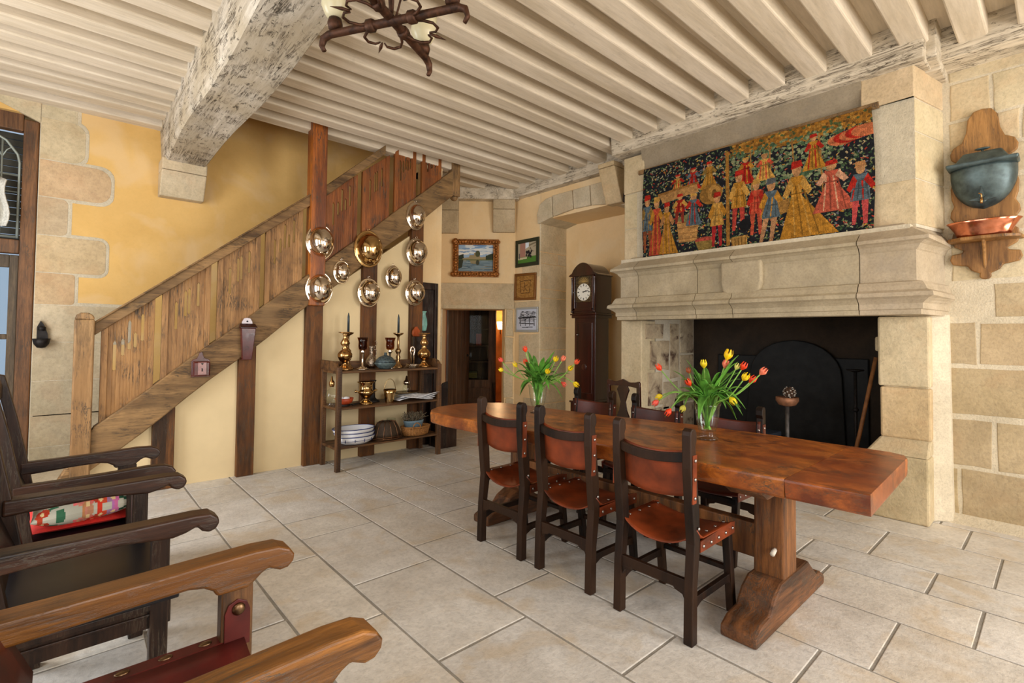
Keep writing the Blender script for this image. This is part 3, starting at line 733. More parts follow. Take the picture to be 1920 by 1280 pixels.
# ================================================================== THINGS
# ------------------------------------------------------------------ glazed door in the back wall
DR = S(empty('door_1', (-.7, 6.6, 0)), 'glazed oak garden door with an arched light above', 'door')
def dr(mb, name, mat, **k):
    o = mb.build(name, mat, DR, **k); o.location = (.7, -6.6, 0); return o
m_ = MB(); m_.box((-.335, 6.60, 0), (-.225, 6.70, 3.42)); m_.box((-1.2, 6.60, 0), (-1.09, 6.70, 3.42)); m_.box((-1.09, 6.603, 3.30), (-.335, 6.70, 3.5)); m_.box((-1.09, 6.595, 2.13), (-.335, 6.69, 2.26))
dr(m_, 'door_frame', M_frame, bevel=.01)
m_ = MB(); m_.box((-.40, 6.66, .05), (-.337, 6.71, 2.12)); m_.box((-1.085, 6.66, .05), (-1.02, 6.71, 2.12)); m_.box((-1.02, 6.662, 2.0), (-.40, 6.71, 2.12)); m_.box((-1.02, 6.662, .05), (-.40, 6.71, .35))
m_.box((-1.02, 6.665, 1.32), (-.40, 6.70, 1.37)); m_.box((-1.02, 6.665, .60), (-.40, 6.70, .65)); m_.box((-.74, 6.665, .3), (-.69, 6.70, 2.0))
dr(m_, 'door_leaf', M_framed, bevel=.006)
m_ = MB(); m_.box((-1.05, 6.68, .3), (-.38, 6.686, 2.02)); dr(m_, 'door_pane', M_pane)
m_ = MB()
m_.tube([(-.355, 6.66, 2.28), (-.355, 6.66, 3.0), (-.37, 6.66, 3.08), (-.45, 6.66, 3.2), (-.6, 6.66, 3.29), (-.715, 6.66, 3.31), (-.83, 6.66, 3.29), (-.98, 6.66, 3.2), (-1.06, 6.66, 3.08), (-1.075, 6.66, 3.0), (-1.075, 6.66, 2.28)], .012, 6)
for x in (-.475, -.595, -.715, -.835, -.955):
    m_.tube([(x, 6.66, 2.28), (x, 6.66, 3.0+.28*(1-((x+.715)/.36)**2)**.5 if abs(x+.715) < .36 else 3.0)], .008, 6)
for z in (2.5, 2.72, 2.88): m_.tube([(-.355, 6.66, z), (-1.075, 6.66, z)], .009 if z == 2.88 else .005, 6)
for x in (-.415, -.535):
    m_.tube([(x-.06, 6.66, 3.04), (x-.03, 6.66, 3.11), (x, 6.66, 3.14), (x+.03, 6.66, 3.11), (x+.06, 6.66, 3.04)], .006, 6)
m_.tube([(-.355, 6.66, 2.29), (-1.075, 6.66, 2.29)], .012, 6)
dr(m_, 'iron_tracery', M_steelp)
m_ = MB()
for k in range(16): m_.box((-1.08, 6.80, 2.27+.066*k), (-.34, 6.83, 2.27+.066*k+.058))
dr(m_, 'louvred_shutter', plain('grey_shutter', (58, 56, 46), 0.7), rot=None)
ct = MB(); ct.sheet(lambda u, v: (-.62+.20*u+.02*math.sin(v*6), 6.52-.03*math.sin(u*14)-.02, 2.36+.5*v*(1-.15*u*u)), 14, 8)
tag(ct.build('curtain', plain('embroidered_white_fabric', (198, 196, 186), 0.9, 0, 0.8, 0.12, 60), solid=.01), 'pale embroidered fabric pelmet hanging before the arched light', 'curtain')
m_ = MB(); m_.prism([(-.19, 1.44), (-.165, 1.50), (-.14, 1.46), (-.115, 1.38), (-.11, 1.33), (-.19, 1.33)], 'y', YB-.04, YB-.01)
m_.lathe([(.0, -.09), (.03, -.085), (.055, -.05), (.065, 0), (.055, 0), (.045, -.04), (0, -.06)], 16, (-.155, YB-.07, 1.33))
m_.lathe([(0, 0), (.0, .0), (.03, .01), (.03, .04), (0, .05)], 10, (-.155, YB-.05, 1.40))
tag(m_.build('wall_stoup', M_iron), 'small dark iron stoup on the stone beside the glazed door', 'wall holder')

# ------------------------------------------------------------------ the oak stair
ST = empty('staircase', (2.0, 5.44, 0), 0, 'oak staircase with pierced tracery panels rising to the ceiling', 'staircase')
def st(mb, name, mat, **k):
    o = mb.build(name, mat, ST, **k); o.location = (-2.0, -5.44, 0); return o
ztop = lambda x: .607+.832*(x-.205)
zrail = lambda x: 1.47+.815*(x-.19)
m_ = MB(); m_.prism([(.05, .0), (.19, .0), (.19, .59), (.05, .59)], 'y', 5.38, 5.50) 
v = []
xs = [-.12+i*(3.80+.12)/24 for i in range(25)]
top = [(x, ztop(x)+.006*math.sin(x*9)) for x in xs if x > .1]; bot = [(x, max(.0, ztop(x)-.345+.010*math.sin(x*7+1))) for x in xs]
m_ = MB(); m_.prism(bot+top[::-1], 'y', 5.375, 5.475)
st(m_, 'stringer', M_oakx, bevel=.01)
m_ = MB(); m_.box((.062, 5.35, 0), (.190, 5.48, 1.50)); m_.prism([(.062, 1.50), (.190, 1.50), (.18, 1.535), (.15, 1.555), (.10, 1.555), (.072, 1.535)], 'y', 5.352, 5.478)
st(m_, 'newel_post', M_oakz, bevel=.01)
m_ = MB(); m_.prism([(.19, zrail(.19)-.10), (1.93, zrail(1.93)-.115), (1.93, zrail(1.93)), (.19, zrail(.19))], 'y', 5.39, 5.47)
m_.prism([(.19, zrail(.19)-.005), (1.93, zrail(1.93)-.005), (1.93, zrail(1.93)+.015), (.19, zrail(.19)+.015)], 'y', 5.375, 5.485)
st(m_, 'handrail', M_oakx, bevel=.006)
m_ = MB(); m_.prism([(2.09, 2.90), (2.80, 3.555), (2.80, 3.66), (2.09, 3.02)], 'y', 5.39, 5.47); st(m_, 'handrail', M_oakx, bevel=.006)
m_ = MB(); m_.box((1.925, 5.345, 1.70), (2.085, 5.50, 3.72)); st(m_, 'tall_post', M_oakred, bevel=.008)
def slotpanel(x0, x1, kind, mt):
    # board with pierced tracery slots, its top and bottom following the slope
    Z0 = lambda x: ztop(x)-.02
    Z1 = lambda x: min(zrail(x)-.09, 3.74)
    mb = MB(); st1 = .045; W = x1-x0
    mb.prism([(x0, Z0(x0)), (x0+st1, Z0(x0+st1)), (x0+st1, Z1(x0+st1)), (x0, Z1(x0))], 'y', 5.405, 5.455)
    mb.prism([(x1-st1, Z0(x1-st1)), (x1, Z0(x1)), (x1, Z1(x1)), (x1-st1, Z1(x1-st1))], 'y', 5.405, 5.455)
    a0, a1 = x0+st1, x1-st1; w = a1-a0; h = lambda x: Z1(x)-Z0(x)
    slots = {0: [(.17, .50, .30), (.37, .60, .16), (.53, .62, .30), (.68, .60, .14), (.86, .62, .28)], 1: [(.22, .50, .30), (.47, .58, .28), (.57, .58, .28), (.82, .60, .26)]}[kind]
    edges = [a0]
    sw_ = .022
    for c_, b_, l_ in slots: edges += [a0+c_*w-sw_/2, a0+c_*w+sw_/2]
    edges.append(a1)
    y0, y1 = 5.42, 5.442
    for i in range(len(edges)-1):
        l, r = edges[i], edges[i+1]
        if i % 2 == 0: mb.prism([(l, Z0(l)), (r, Z0(r)), (r, Z1(r)), (l, Z1(l))], 'y', y0, y1)
        else:
            c_, b_, l_ = slots[i//2]; zb = Z0(l)+h(l)*b_*1.0; zt = zb+l_*.75
            zt = min(zt, Z1(l)-.05)
            if zb > Z1(l)-.08: mb.prism([(l, Z0(l)), (r, Z0(r)), (r, Z1(r)), (l, Z1(l))], 'y', y0, y1); continue
            mb.prism([(l, Z0(l)), (r, Z0(r)), (r, zb), ((l+r)/2, zb-.012), (l, zb)], 'y', y0, y1)
            mb.prism([(l, zt), ((l+r)/2, zt+.022), (r, zt), (r, Z1(r)), (l, Z1(l))], 'y', y0, y1)
    st(mb, 'tracery_panel', mt, bevel=.002, seg=1)
M_pan1 = wood('pale_oak_panel', (126, 88, 50), (178, 134, 84), 'z', 0.7, 0.55, 0.3, 0.3, 0.35, c3=(150, 108, 60))
M_pan2 = wood('reddish_oak_panel', (112, 58, 22), (166, 98, 46), 'z', 0.7, 0.5, 0.3, 0.3, 0.4, c3=(130, 76, 34))
for i, (a, b, kd, mt) in enumerate(((.235, .598, 0, M_pan1), (.652, 1.024, 1, M_pan1), (1.082, 1.451, 1, M_pan1), (1.50, 1.86, 0, M_pan1), (2.10, 2.463, 0, M_pan2), (2.525, 2.86, 1, M_pan2), (2.935, 3.225, 0, M_pan2), (3.315, 3.60, 1, M_pan2))):
    slotpanel(a, b, kd, mt)
m_ = MB(); m_.box((3.76, 5.37, 3.24), (3.88, 5.49, 3.70)); m_.lathe([(.0, -.05), (.03, -.045), (.06, 0)], 8, (3.82, 5.43, 3.235), smooth=False)
st(m_, 'drop_newel', M_oakz, bevel=.012)
m_ = MB()
for k in range(13):
    x = .15+.235*k*1.0; z = .19*(k+1)
    m_.box((x, 5.57, z-.05), (x+.27, YB-.005, z)); m_.box((x+.01, 5.57, max(0, z-.19)), (x+.04, YB-.005, z-.04))
st(m_, 'steps', M_oakx)
m_ = MB(); m_.box((-.35, 5.58, 0.0), (.14, YB-.04, .13)); m_.box((-.12, 5.30, 0.0), (.055, 5.6, .10)) if False else None
tag(m_.build('step_stone', M_stone, bevel=.01), 'pale stone step at the foot of the oak stair', 'step')

# wall boxes on the stringer
def zy(o): return o
cb = MB(); cb.prism([(-.075, -.11), (.075, -.11), (.075, .04), (.06, .055), (.03, .065), (.018, .09), (.014, .115), (0, .125), (-.014, .115), (-.018, .09), (-.03, .065), (-.06, .055), (-.075, .04)], 'y', -.012, 0)
cbx = empty('candle_box', (.952, 5.375, 1.10), 0, 'small dark mahogany wall box with heart and keyhole on the stair stringer', 'wall box')
cb.build('back_board', M_mahred, cbx, bevel=.003)
cb = MB(); cb.hexa([(-.068, -.07, -.10), (.068, -.07, -.10), (.068, -.012, -.10), (-.068, -.012, -.10), (-.068, -.07, .035), (.068, -.07, .035), (.068, -.012, .04), (-.068, -.012, .04)]); cb.build('box_body', M_mahred, cbx, bevel=.012)
cb = MB(); cb.prism([(-.032, -.085), (.036, -.085), (.036, .028), (-.032, .028)], 'y', -.076, -.069); cb.build('front_panel', plain('polished_mahogany_front', (148, 110, 106), 0.15, 0, 0, 0.1, 20, 0.7), cbx, bevel=.003)
_ik = plain('black_inlay', (10, 8, 8), .6)
cb = MB(); cb.box((-.004, -.078, -.055), (.005, -.075, -.025)); cb.build('keyhole', _ik, cbx)
cb = MB(); cb.prism([(-.01, .018), (0, .003), (.01, .018), (.005, .022), (0, .018), (-.005, .022)], 'y', -.078, -.075); cb.build('heart_inlay', _ik, cbx)
cbx = empty('tapered_candle_box', (1.335, 5.375, 1.33), 0, 'tall tapered dark mahogany candle box hanging above the stair stud', 'wall box')
cb = MB(); cb.hexa([(-.048, -.055, -.19), (.04, -.055, -.19), (.04, -.01, -.19), (-.048, -.01, -.19), (-.066, -.075, .12), (.066, -.075, .12), (.066, -.01, .12), (-.066, -.01, .12)]); cb.build('box_body', M_mahred, cbx, bevel=.006)
cb = MB(); cb.hexa([(-.075, -.09, .12), (.075, -.09, .12), (.075, -.005, .12), (-.075, -.005, .12), (-.075, -.085, .13), (.075, -.085, .13), (.068, -.02, .165), (-.068, -.02, .165)]); cb.build('lid', plain('dark_lid', (48, 16, 14), .25, spec=.6), cbx, bevel=.004)
cb = MB(); cb.prism([(-.05, .12), (.05, .12), (.048, .18), (.03, .215), (0, .222), (-.03, .215), (-.048, .18)], 'y', -.012, 0); cb.build('hanging_board', plain('polished_mahogany_crest', (150, 130, 130), 0.2, spec=.7), cbx, bevel=.003)
cb = MB(); cb.lathe([(.0, 0), (.008, 0), (.008, .004), (0, .004)], 10, (0, 0, 0), M=Matrix.Translation((0, -.013, .185)) @ Matrix.Rotation(PI/2, 4, 'X')); cb.build('hanging_hole', plain('hole_black', (8, 8, 8), .8), cbx)

# ------------------------------------------------------------------ dish covers on the wall
def dish_cover(x, z, w, h, mat, label, tilt=0.0, ring=True, y=5.372):
    o = empty('dish_cover', (x, y, z), 0, label, 'dish cover', 'polished dish covers hung beside the stair')
    Rm_ = Matrix.Rotation(PI/2, 4, 'X')      # lathe axis +z -> -y
    a, b = w/2, h/2
    M = Matrix.Diagonal((a, 1, b, 1)) @ Rm_
    dd = .50*a*2
    mb = MB(); mb.lathe([(1.0, .0), (1.02, .004), (1.02, .010), (.99, .016), (.97, .014), (.86, .020), (.84, .026)], 40, M=M); mb.build('rim', mat, o)
    prof = [(.84, .024)]
    for k in range(1, 10):
        t = k/9*PI/2; prof.append((.84*math.cos(t)**.75, .024+dd*math.sin(t)))
    prof[-1] = (0.0, .024+dd)
    mb = MB(); mb.lathe(prof, 40, M=M); dm = mb.build('dome', mat, o)
    mb = MB(); mb.lathe([(.26, dd+.004), (.27, dd+.014), (.24, dd+.02), (.2, dd+.016), (.12, dd+.026), (0, dd+.028)], 24, M=M, c0=(0, 0, 0)); mb.build('chased_crest', M_silvert if mat is not M_gilt else mat, dm)
    if ring:
        mb = MB(); mb.tube([(.012*math.cos(k*PI/5), -.006, b+.012+.012*math.sin(k*PI/5)) for k in range(11)], .003, 6); mb.build('hanging_ring', mat, o)
    return o
dish_cover(2.03, 2.388, .30, .385, M_silver, 'large silver dish cover at the top of the tall orange post, left')
dish_cover(2.03, 1.884, .29, .37, M_silver, 'large silver dish cover on the dark stud below the tall orange post')
dish_cover(2.275, 2.085, .19, .255, M_silver, 'small silver dish cover on the stair stringer, left of the brass one')
dish_cover(2.585, 2.382, .34, .42, M_gilt, 'largest dish cover, of yellow brass, in the middle of the stair wall')
dish_cover(2.60, 1.878, .27, .33, M_silver, 'silver dish cover with ribbed dome directly below the brass one')
dish_cover(2.91, 2.085, .20, .275, M_silver, 'small narrow silver dish cover alone on cream plaster')
dish_cover(3.20, 2.865, .25, .34, M_silver, 'uppermost silver dish cover, with engraved leaf scrolls')
dish_cover(3.22, 2.42, .28, .345, M_silver, 'silver dish cover in the middle of the right hand column of three')
dish_cover(3.205, 1.915, .26, .315, M_silver, 'lowest silver dish cover of the right hand column of three')

# ------------------------------------------------------------------ tall dark door and wall pocket at the stair end
dd_ = empty('panelled_door', (3.48, 5.5, 0), 0, 'tall narrow dark panelled door at the end of the stair wall', 'door')
mb = MB(); mb.box((-.13, 0.0, 0), (.14, .05, 2.075)); mb.build('door_leaf', M_dark, dd_, bevel=.004)
mb = MB()
mb.box((-.13, -.03, 0), (-.09, 0, 2.07)); mb.box((.09, -.03, 0), (.14, 0, 2.07)); mb.box((-.09, -.03, 1.98), (.09, 0, 2.07)); mb.box((-.09, -.03, .9), (.09, 0, 1.05)); mb.build('door_frame', M_dark, dd_, bevel=.006)
tv = empty('celadon_wall_vase', (3.40, 5.455, 1.58), 0, 'flat pale green vase hanging on the dark panelled door', 'vase')
mb = MB(); mb.lathe([(.02, -.13), (.035, -.12), (.05, -.05), (.045, .02), (.025, .07), (.022, .09), (.04, .12), (.03, .12), (.016, .09)], 20, sy=.4); mb.build('vase_body', M_teal, tv)
bk = empty('bellows', (3.22, 5.36, 1.38), 0, 'reddish wooden bellows with shaped top hanging on the stud above the shelf', 'bellows')
mb = MB(); mb.prism([(-.035, -.0), (-.05, .03), (-.045, .07), (-.02, .10), (-.01, .12), (.015, .12), (.025, .10), (.05, .07), (.055, .03), (.04, 0)], 'y', -.03, 0); mb.build('paddle', plain('red_varnished_wood', (150, 66, 24), .35, 0, .1, .2, 20), bk, bevel=.004)
mb = MB(); mb.box((-.055, -.06, -.34), (.16, 0, 0)); mb.build('body', M_dark, bk, bevel=.006)

se = empty('oak_settle', (3.60, 5.28, 0), 0, 'dark oak box seat with a curved end behind the shelf beside the doorway', 'seat')
mb = MB(); mb.prism([(-.13, 0), (.13, 0), (.13, .80), (.06, .78), (.0, .70), (-.05, .60), (-.13, .56)], 'y', .10, .13); mb.build('curved_end', M_dark, se, bevel=.004)
mb = MB(); mb.box((-.12, -.12, 0), (.12, .10, .42)); mb.box((-.13, -.13, .42), (.13, .10, .45)); mb.build('box_seat', M_dark, se, bevel=.005)

# ------------------------------------------------------------------ open shelf with brass and silver
SH = empty('open_shelf', (2.69, 5.17, 0), 0, 'carved oak three tier open shelf against the cream partition', 'shelf')
X0, X1, Y0, Y1 = -.61, .60, -.205, .19
for x, y in ((X0, Y0), (X1, Y0), (X0, Y1), (X1, Y1)):
    mb = MB(); s_ = .024; mb.box((x-s_+.02, y-s_, 0), (x+s_+.02, y+s_, 1.06)); 
    for k in range(38): mb.box((x-s_+.026, y-s_-.004, .04+k*.027), (x+s_+.014, y-s_, .055+k*.027))
    mb.build('post', M_shelfz, SH, bevel=.002, seg=1)
for z in (1.02, .645, .245):
    mb = MB(); mb.box((X0-.0, Y0+.02, z-.028), (X1+.04, Y1+.02, z)); mb.box((X0+.02, Y0-.012, z-.022), (X1, Y0+.022, z-.004)); mb.build('shelf_board', M_shelf, SH, bevel=.004)
for x in (X0, X1+.02):
    mb = MB(); mb.prism([(Y0-.02, 1.02), (Y1+.03, 1.02), (Y1+.03, 1.12), (Y0+.1, 1.12), (Y0+.02, 1.10), (Y0-.02, 1.06)], 'x', x-.01, x+.015); mb.build('end_board', M_shelf, SH, bevel=.004)
mb = MB(); mb.box((X0, Y1+.005, 1.02), (X1+.02, Y1+.03, 1.10)); mb.build('back_rail', M_shelf, SH, bevel=.004)
ZT, ZM, ZL = 1.02, .645, .245
G_T = 'metalware on the top of the open shelf'
def lathething(name, loc, prof, mat, label, cat, group=None, seg=24, part='body', **k):
    o = empty(name, loc, 0, label, cat, group); mb = MB(); mb.lathe(prof, seg, **k); mb.build(part, mat, o); return o
brassp = [(.085, 0), (.085, .012), (.06, .03), (.035, .045), (.025, .07), (.03, .085), (.055, .10), (.075, .14), (.075, .17), (.05, .205), (.028, .215), (.034, .23), (.02, .245), (.045, .27), (.05, .285), (.025, .33), (.02, .36), (.03, .375), (.024, .385), (.07, .395), (.07, .402), (.01, .402)]
M_brass = plain('old_brass', (180, 140, 90), 0.2, 1.0, 0.08, 0.15, 30)
lathething('brass_candlestick', (2.225, 5.12, ZT), brassp, M_brass, 'fat brass candlestick at the left end of the open shelf', 'candlestick', G_T)
lathething('brass_candlestick', (3.20, 5.12, ZT), brassp, M_brass, 'fat brass candlestick at the right end of the open shelf', 'candlestick', G_T)
def tallstick(x, y, label):
    o = empty('silver_candlestick', (x, y, ZT), 0, label, 'candlestick', G_T)
    mb = MB(); mb.lathe([(.065, 0), (.065, .01), (.045, .03), (.03, .05), (.016, .09), (.028, .12), (.016, .15), (.034, .185), (.034, .2), (.014, .225), (.012, .35), (.02, .365), (.055, .385), (.06, .4), (.014, .40)], 20); mb.build('stem', plain('pale_brass', (170, 140, 100), .2, 1.0) if 'pale_brass' not in bpy.data.materials else bpy.data.materials['pale_brass'], o)
    mb = MB(); mb.lathe([(.013, .40), (.012, .57), (.004, .61), (0, .615)], 12); mb.build('candle', M_cand, o)
tallstick(2.31, 5.24, 'tall candlestick with a dark candle behind the left brass one')
tallstick(2.865, 5.14, 'tall candlestick with a dark candle, right of the silver jug')
def goblet(x, y, label):
    o = empty('hurricane_goblet', (x, y, ZT), 0, label, 'candle holder', G_T)
    mb = MB(); mb.lathe([(.07, 0), (.07, .008), (.03, .02), (.012, .04), (.010, .16), (.022, .18), (.03, .19), (.012, .20), (.02, .205)], 20); mb.build('stem', M_silver, o)
    mb = MB(); mb.lathe([(.015, .205), (.042, .215), (.048, .25), (.046, .30), (.06, .345), (.056, .345), (.042, .30), (.044, .25), (.038, .222), (0, .215)], 24); mb.build('smoked_glass_cup', M_amber, o)
goblet(2.415, 5.10, 'amber glass goblet on a silver stem, left one')
goblet(2.742, 5.10, 'amber glass goblet on a silver stem, right one')
o = empty('silver_jug', (2.575, 5.22, ZT), 0, 'slim necked silver jug with curled handle behind the grey pot', 'jug', G_T)
mb = MB(); mb.lathe([(.04, 0), (.06, .03), (.065, .07), (.045, .12), (.02, .15), (.018, .22), (.032, .25), (.028, .25)], 20); mb.build('body', M_silvert, o)
mb = MB(); mb.tube([(.02, 0, .22), (.055, 0, .26), (.07, 0, .29), (.05, 0, .31), (.04, 0, .29)], .004, 6); mb.tube([(.02, 0, .22), (.06, 0, .2), (.06, 0, .15), (.04, 0, .12)], .004, 6); mb.build('handle', M_silvert, o)
o = empty('pierced_pot', (2.655, 5.04, ZT), 0, 'squat grey green pierced pot with short chimney knob', 'pot', G_T)
mb = MB(); mb.lathe([(.055, 0), (.085, .02), (.115, .055), (.12, .065), (.112, .07)], 28); mb.build('bowl', M_verdi, o)
mb = MB(); mb.lathe([(.112, .07), (.10, .10), (.07, .13), (.035, .145), (.02, .15), (.016, .155), (.016, .18), (.0, .18)], 28); mb.build('lid', plain('dark_pierced_lid', (56, 66, 68), .5, .3, 1.0, .6, 45), o)
o = empty('small_plates', (3.0, 5.05, ZT), 0, 'stack of small silver plates beside the right tall candlestick', 'plates', G_T)
for k in range(3):
    mb = MB(); mb.lathe([(.05, .0+k*.014), (.075, .008+k*.014), (.085, .013+k*.014), (.082, .016+k*.014), (.05, .006+k*.014)], 24, (.008*k, 0, 0)); mb.build('plate', M_silver, o)
o = empty('napkin_clip', (3.06, 5.15, ZT), 0, 'upright silver ring holder with a hooped top beside the plates', 'holder', G_T)
mb = MB(); mb.lathe([(.055, 0), (.055, .01), (.02, .025)], 16)
mb.tube([(-.018, 0, .02), (-.02, 0, .16), (-.03, 0, .19), (-.02, 0, .23), (0, 0, .24), (.02, 0, .23), (.03, 0, .19), (.02, 0, .16), (.018, 0, .02)], .008, 8); mb.ball((0, 0, .19), .016); mb.build('body', M_silver, o)
G_M = 'things on the middle board of the open shelf'
o = empty('brass_urn', (2.46, 5.10, ZM), 0, 'polished brass urn with ball handles on the middle shelf', 'urn', G_M)
mb = MB(); mb.lathe([(.075, 0), (.075, .01), (.05, .03), (.025, .05), (.025, .06), (.06, .09), (.085, .12), (.085, .14), (.07, .15), (.07, .22), (.095, .235), (.095, .242), (.066, .242), (.062, .16), (0, .15)], 28); mb.build('body', M_gilt, o)
for s_ in (-1, 1):
    mb = MB(); mb.tube([(s_*.08, 0, .13), (s_*.105, 0, .14)], .008, 8); mb.ball((s_*.115, 0, .142), .016); mb.build('handle', M_gilt, o)
lathething('iron_candlestick', (2.60, 5.22, ZM), [(.075, 0), (.075, .01), (.045, .03), (.03, .045), (.02, .1), (.028, .13), (.02, .2), (.035, .23), (.04, .24), (.0, .24)], M_iron, 'dark bell footed candlestick behind the brass urn', 'candlestick', G_M)
o = empty('brass_bucket', (2.725, 5.06, ZM), 0, 'small brass bucket with raised hoop handle', 'bucket', G_M)
mb = MB(); mb.lathe([(.05, .0), (.05, .006), (.062, .10), (.072, .145), (.068, .145), (.058, .10), (.046, .01), (0, .01)], 24); mb.build('pail', M_gilt, o)
mb = MB(); mb.tube([(.07*math.cos(k*PI/12), 0, .13+.13*math.sin(k*PI/12)) for k in range(13)], .003, 6); mb.build('hoop_handle', M_gilt, o)
o = empty('earthenware_dish', (2.21, 5.08, ZM), 0, 'red earthenware dish with pale shells inside', 'dish', G_M)
mb = MB(); mb.lathe([(.05, .02), (.08, .04), (.095, .085), (.088, .085), (.07, .05), (0, .04)], 24); mb.build('bowl', M_terra, o)
mb = MB(); mb.lathe([(.06, 0), (.06, .02)], 16); mb.build('foot_ring', M_iron, o)
mb = MB(); mb.ball((.02, -.01, .08), (.035, .03, .02)); mb.ball((-.03, .02, .08), (.03, .03, .02)); mb.build('shells', M_white, o)
o = empty('glass_oil_lamp', (2.115, 5.18, ZM), 0, 'round clear glass lamp at the left end of the middle shelf', 'oil lamp', G_M)
mb = MB(); mb.lathe([(.05, .0), (.05, .01), (.03, .03), (.06, .07), (.07, .11), (.05, .16), (.02, .18), (.02, .20)], 24); mb.build('glass_font', M_glass, o)
mb = MB(); mb.lathe([(.022, .20), (.028, .22), (.028, .25), (.012, .27), (.006, .31), (0, .315)], 16); mb.build('brass_burner', M_brass, o)
o = empty('glass_oil_lamp', (3.05, 5.26, ZM), 0, 'clear glass and silver lamp behind the newspapers', 'oil lamp', G_M)
mb = MB(); mb.lathe([(.04, .0), (.04, .01), (.02, .03), (.045, .08), (.05, .12), (.03, .16)], 20); mb.build('glass_font', M_glass, o)
mb = MB(); mb.lathe([(.03, .16), (.045, .18), (.04, .2), (.02, .22), (.01, .26), (0, .27)], 16); mb.build('silver_cap', M_silver, o)
o = empty('nutcracker', (2.33, 5.06, ZM), .3, 'small dark iron nutcracker lying beside the red dish', 'tool', G_M)
mb = MB(); mb.tube([(-.05, 0, .01), (.05, .01, .014), (.07, .03, .02)], .008, 6); mb.tube([(-.05, .02, .01), (.05, .03, .014)], .007, 6); mb.build('arms', M_iron, o)
o = empty('newspapers', (2.99, 5.09, ZM), 0, 'loose folded newspapers on the middle shelf under a dark oval tray', 'newspapers', G_M)
for k in range(4):
    mb = MB(); a = random.uniform(-.2, .2)
    mb.sheet(lambda u, v, k=k, a=a: (-.2+.44*u+.05*a+.02*k, -.13+.24*v-.01*k, .010+.012*k+.02*math.sin(u*5+k)*math.cos(v*4)+.012+.01*u), 12, 8); mb.build('sheet_of_paper', M_paper, o, solid=.003)
o = empty('oval_tray', (2.97, 5.13, ZM+.075), 0, 'dark bronze oval tray lying on the newspapers', 'tray', G_M)
mb = MB(); mb.lathe([(.10, .0), (.17, .012), (.18, .02), (.17, .022), (.10, .01), (0, .01)], 30, sy=.6); mb.build('tray', plain('bronze_tray', (112, 92, 60), .25, 1.0), o)
G_L = 'things on the lowest board of the open shelf'
for k in range(3):
    o = empty('serving_bowl', (2.34-.01*k, 5.08, ZL+.040*k), 0, ['lowest of three nested white bowls with blue bands', 'middle of three nested white bowls with blue bands', 'uppermost of three nested white bowls, blue rim seen'][k], 'bowl', G_L)
    R_ = .215+.006*k; h_ = .085
    mb = MB(); mb.lathe([(R_*.62, .0), (R_*.66, .004), (R_*.9, .035), (R_, h_), (R_-.006, h_), (R_*.88, .04), (R_*.6, .012), (0, .012)], 36, sy=.72); mb.build('bowl', M_white, o)
    mb = MB(); mb.lathe([(R_+.001, h_-.006), (R_+.0015, h_+.001), (R_-.010, h_+.001), (R_-.010, h_-.002)], 36, sy=.72, cap=False); mb.build('blue_rim', M_blue, o)
    if k == 0:
        mb = MB(); mb.lathe([(R_*.92+.002, .04), (R_*.925+.003, .044)], 36, sy=.72, cap=False)
        for a in (-2.4, -1.9, -1.4, -.9): 
            cx, cy = R_*.94*math.cos(a), R_*.94*.72*math.sin(a); mb.tube([(cx, cy, .03), (cx*1.03, cy*1.03, .06)], .004, 5)
        mb.build('blue_motif', M_blue, o)
o = empty('food_cover', (2.70, 5.08, ZL), 0, 'brown ribbed dome food cover with wire ring on the lowest shelf', 'food cover', G_L)
mb = MB(); mb.lathe([(.165, .025), (.16, .07), (.14, .13), (.11, .18), (.09, .19), (0, .195)], 28, sy=.75); mb.build('dome', plain('brown_gauze', (62, 48, 34), .6, 0, .6, .3, 150), o)
mb = MB()
for z, R_ in ((.015, .185), (.03, .175)): mb.tube([(R_*math.cos(k*PI/16), .75*R_*math.sin(k*PI/16), z) for k in range(33)], .004, 6)
for a in (-2.6, -2.1, -1.6, -1.1, -.6, 0, 1, 2, 3):
    mb.tube([(rr*math.cos(a), .75*rr*math.sin(a), zz2) for rr, zz2 in ((.185, .012), (.168, .07), (.146, .13), (.112, .185), (.05, .2))], .003, 5)
mb.build('wire_frame', plain('copper_wire', (150, 110, 80), .3, .9), o)
lathething('glass_jar', (2.845, 5.24, ZL), [(.05, 0), (.055, .01), (.055, .17), (.05, .19), (.046, .19), (.05, .17), (.05, .02), (0, .02)], M_glass, 'clear glass jar with a lid behind the food cover', 'jar', G_L, part='jar')
o = empty('wicker_basket', (3.06, 5.06, ZL), 0, 'round wicker basket with small loop handle on the lowest shelf', 'basket', G_L)
mb = MB()
mb.lathe([(.14, 0), (.16, .02), (.175, .10), (.16, .10), (.145, .03), (0, .02)], 30, sy=.65)
for k in range(30):
    a = 2*PI*k/30; mb.tube([(.150*math.cos(a), .65*.150*math.sin(a), .005), (.178*math.cos(a), .65*.178*math.sin(a), .10)], .006, 5)
mb.tube([(.178*math.cos(k*PI/15), .65*.178*math.sin(k*PI/15), .10) for k in range(31)], .009, 6); mb.build('woven_body', M_wicker, o)
mb = MB(); mb.tube([(-.05+.055*math.cos(k*PI/8), -.115, .08+.075*math.sin(k*PI/8)) for k in range(9)], .006, 6); mb.build('loop_handle', M_wicker, o)
o = empty('planter_bowl', (3.07, 5.12, ZL+.03), 0, 'pale blue bowl of dried twigs standing in the wicker basket', 'planter', G_L)
mb = MB(); mb.lathe([(.07, 0), (.10, .03), (.125, .11), (.13, .13), (.12, .13), (.1, .05), (0, .04)], 26, sy=.6); mb.build('bowl', plain('pale_blue_glaze', (116, 142, 158), .35), o)
mb = MB()
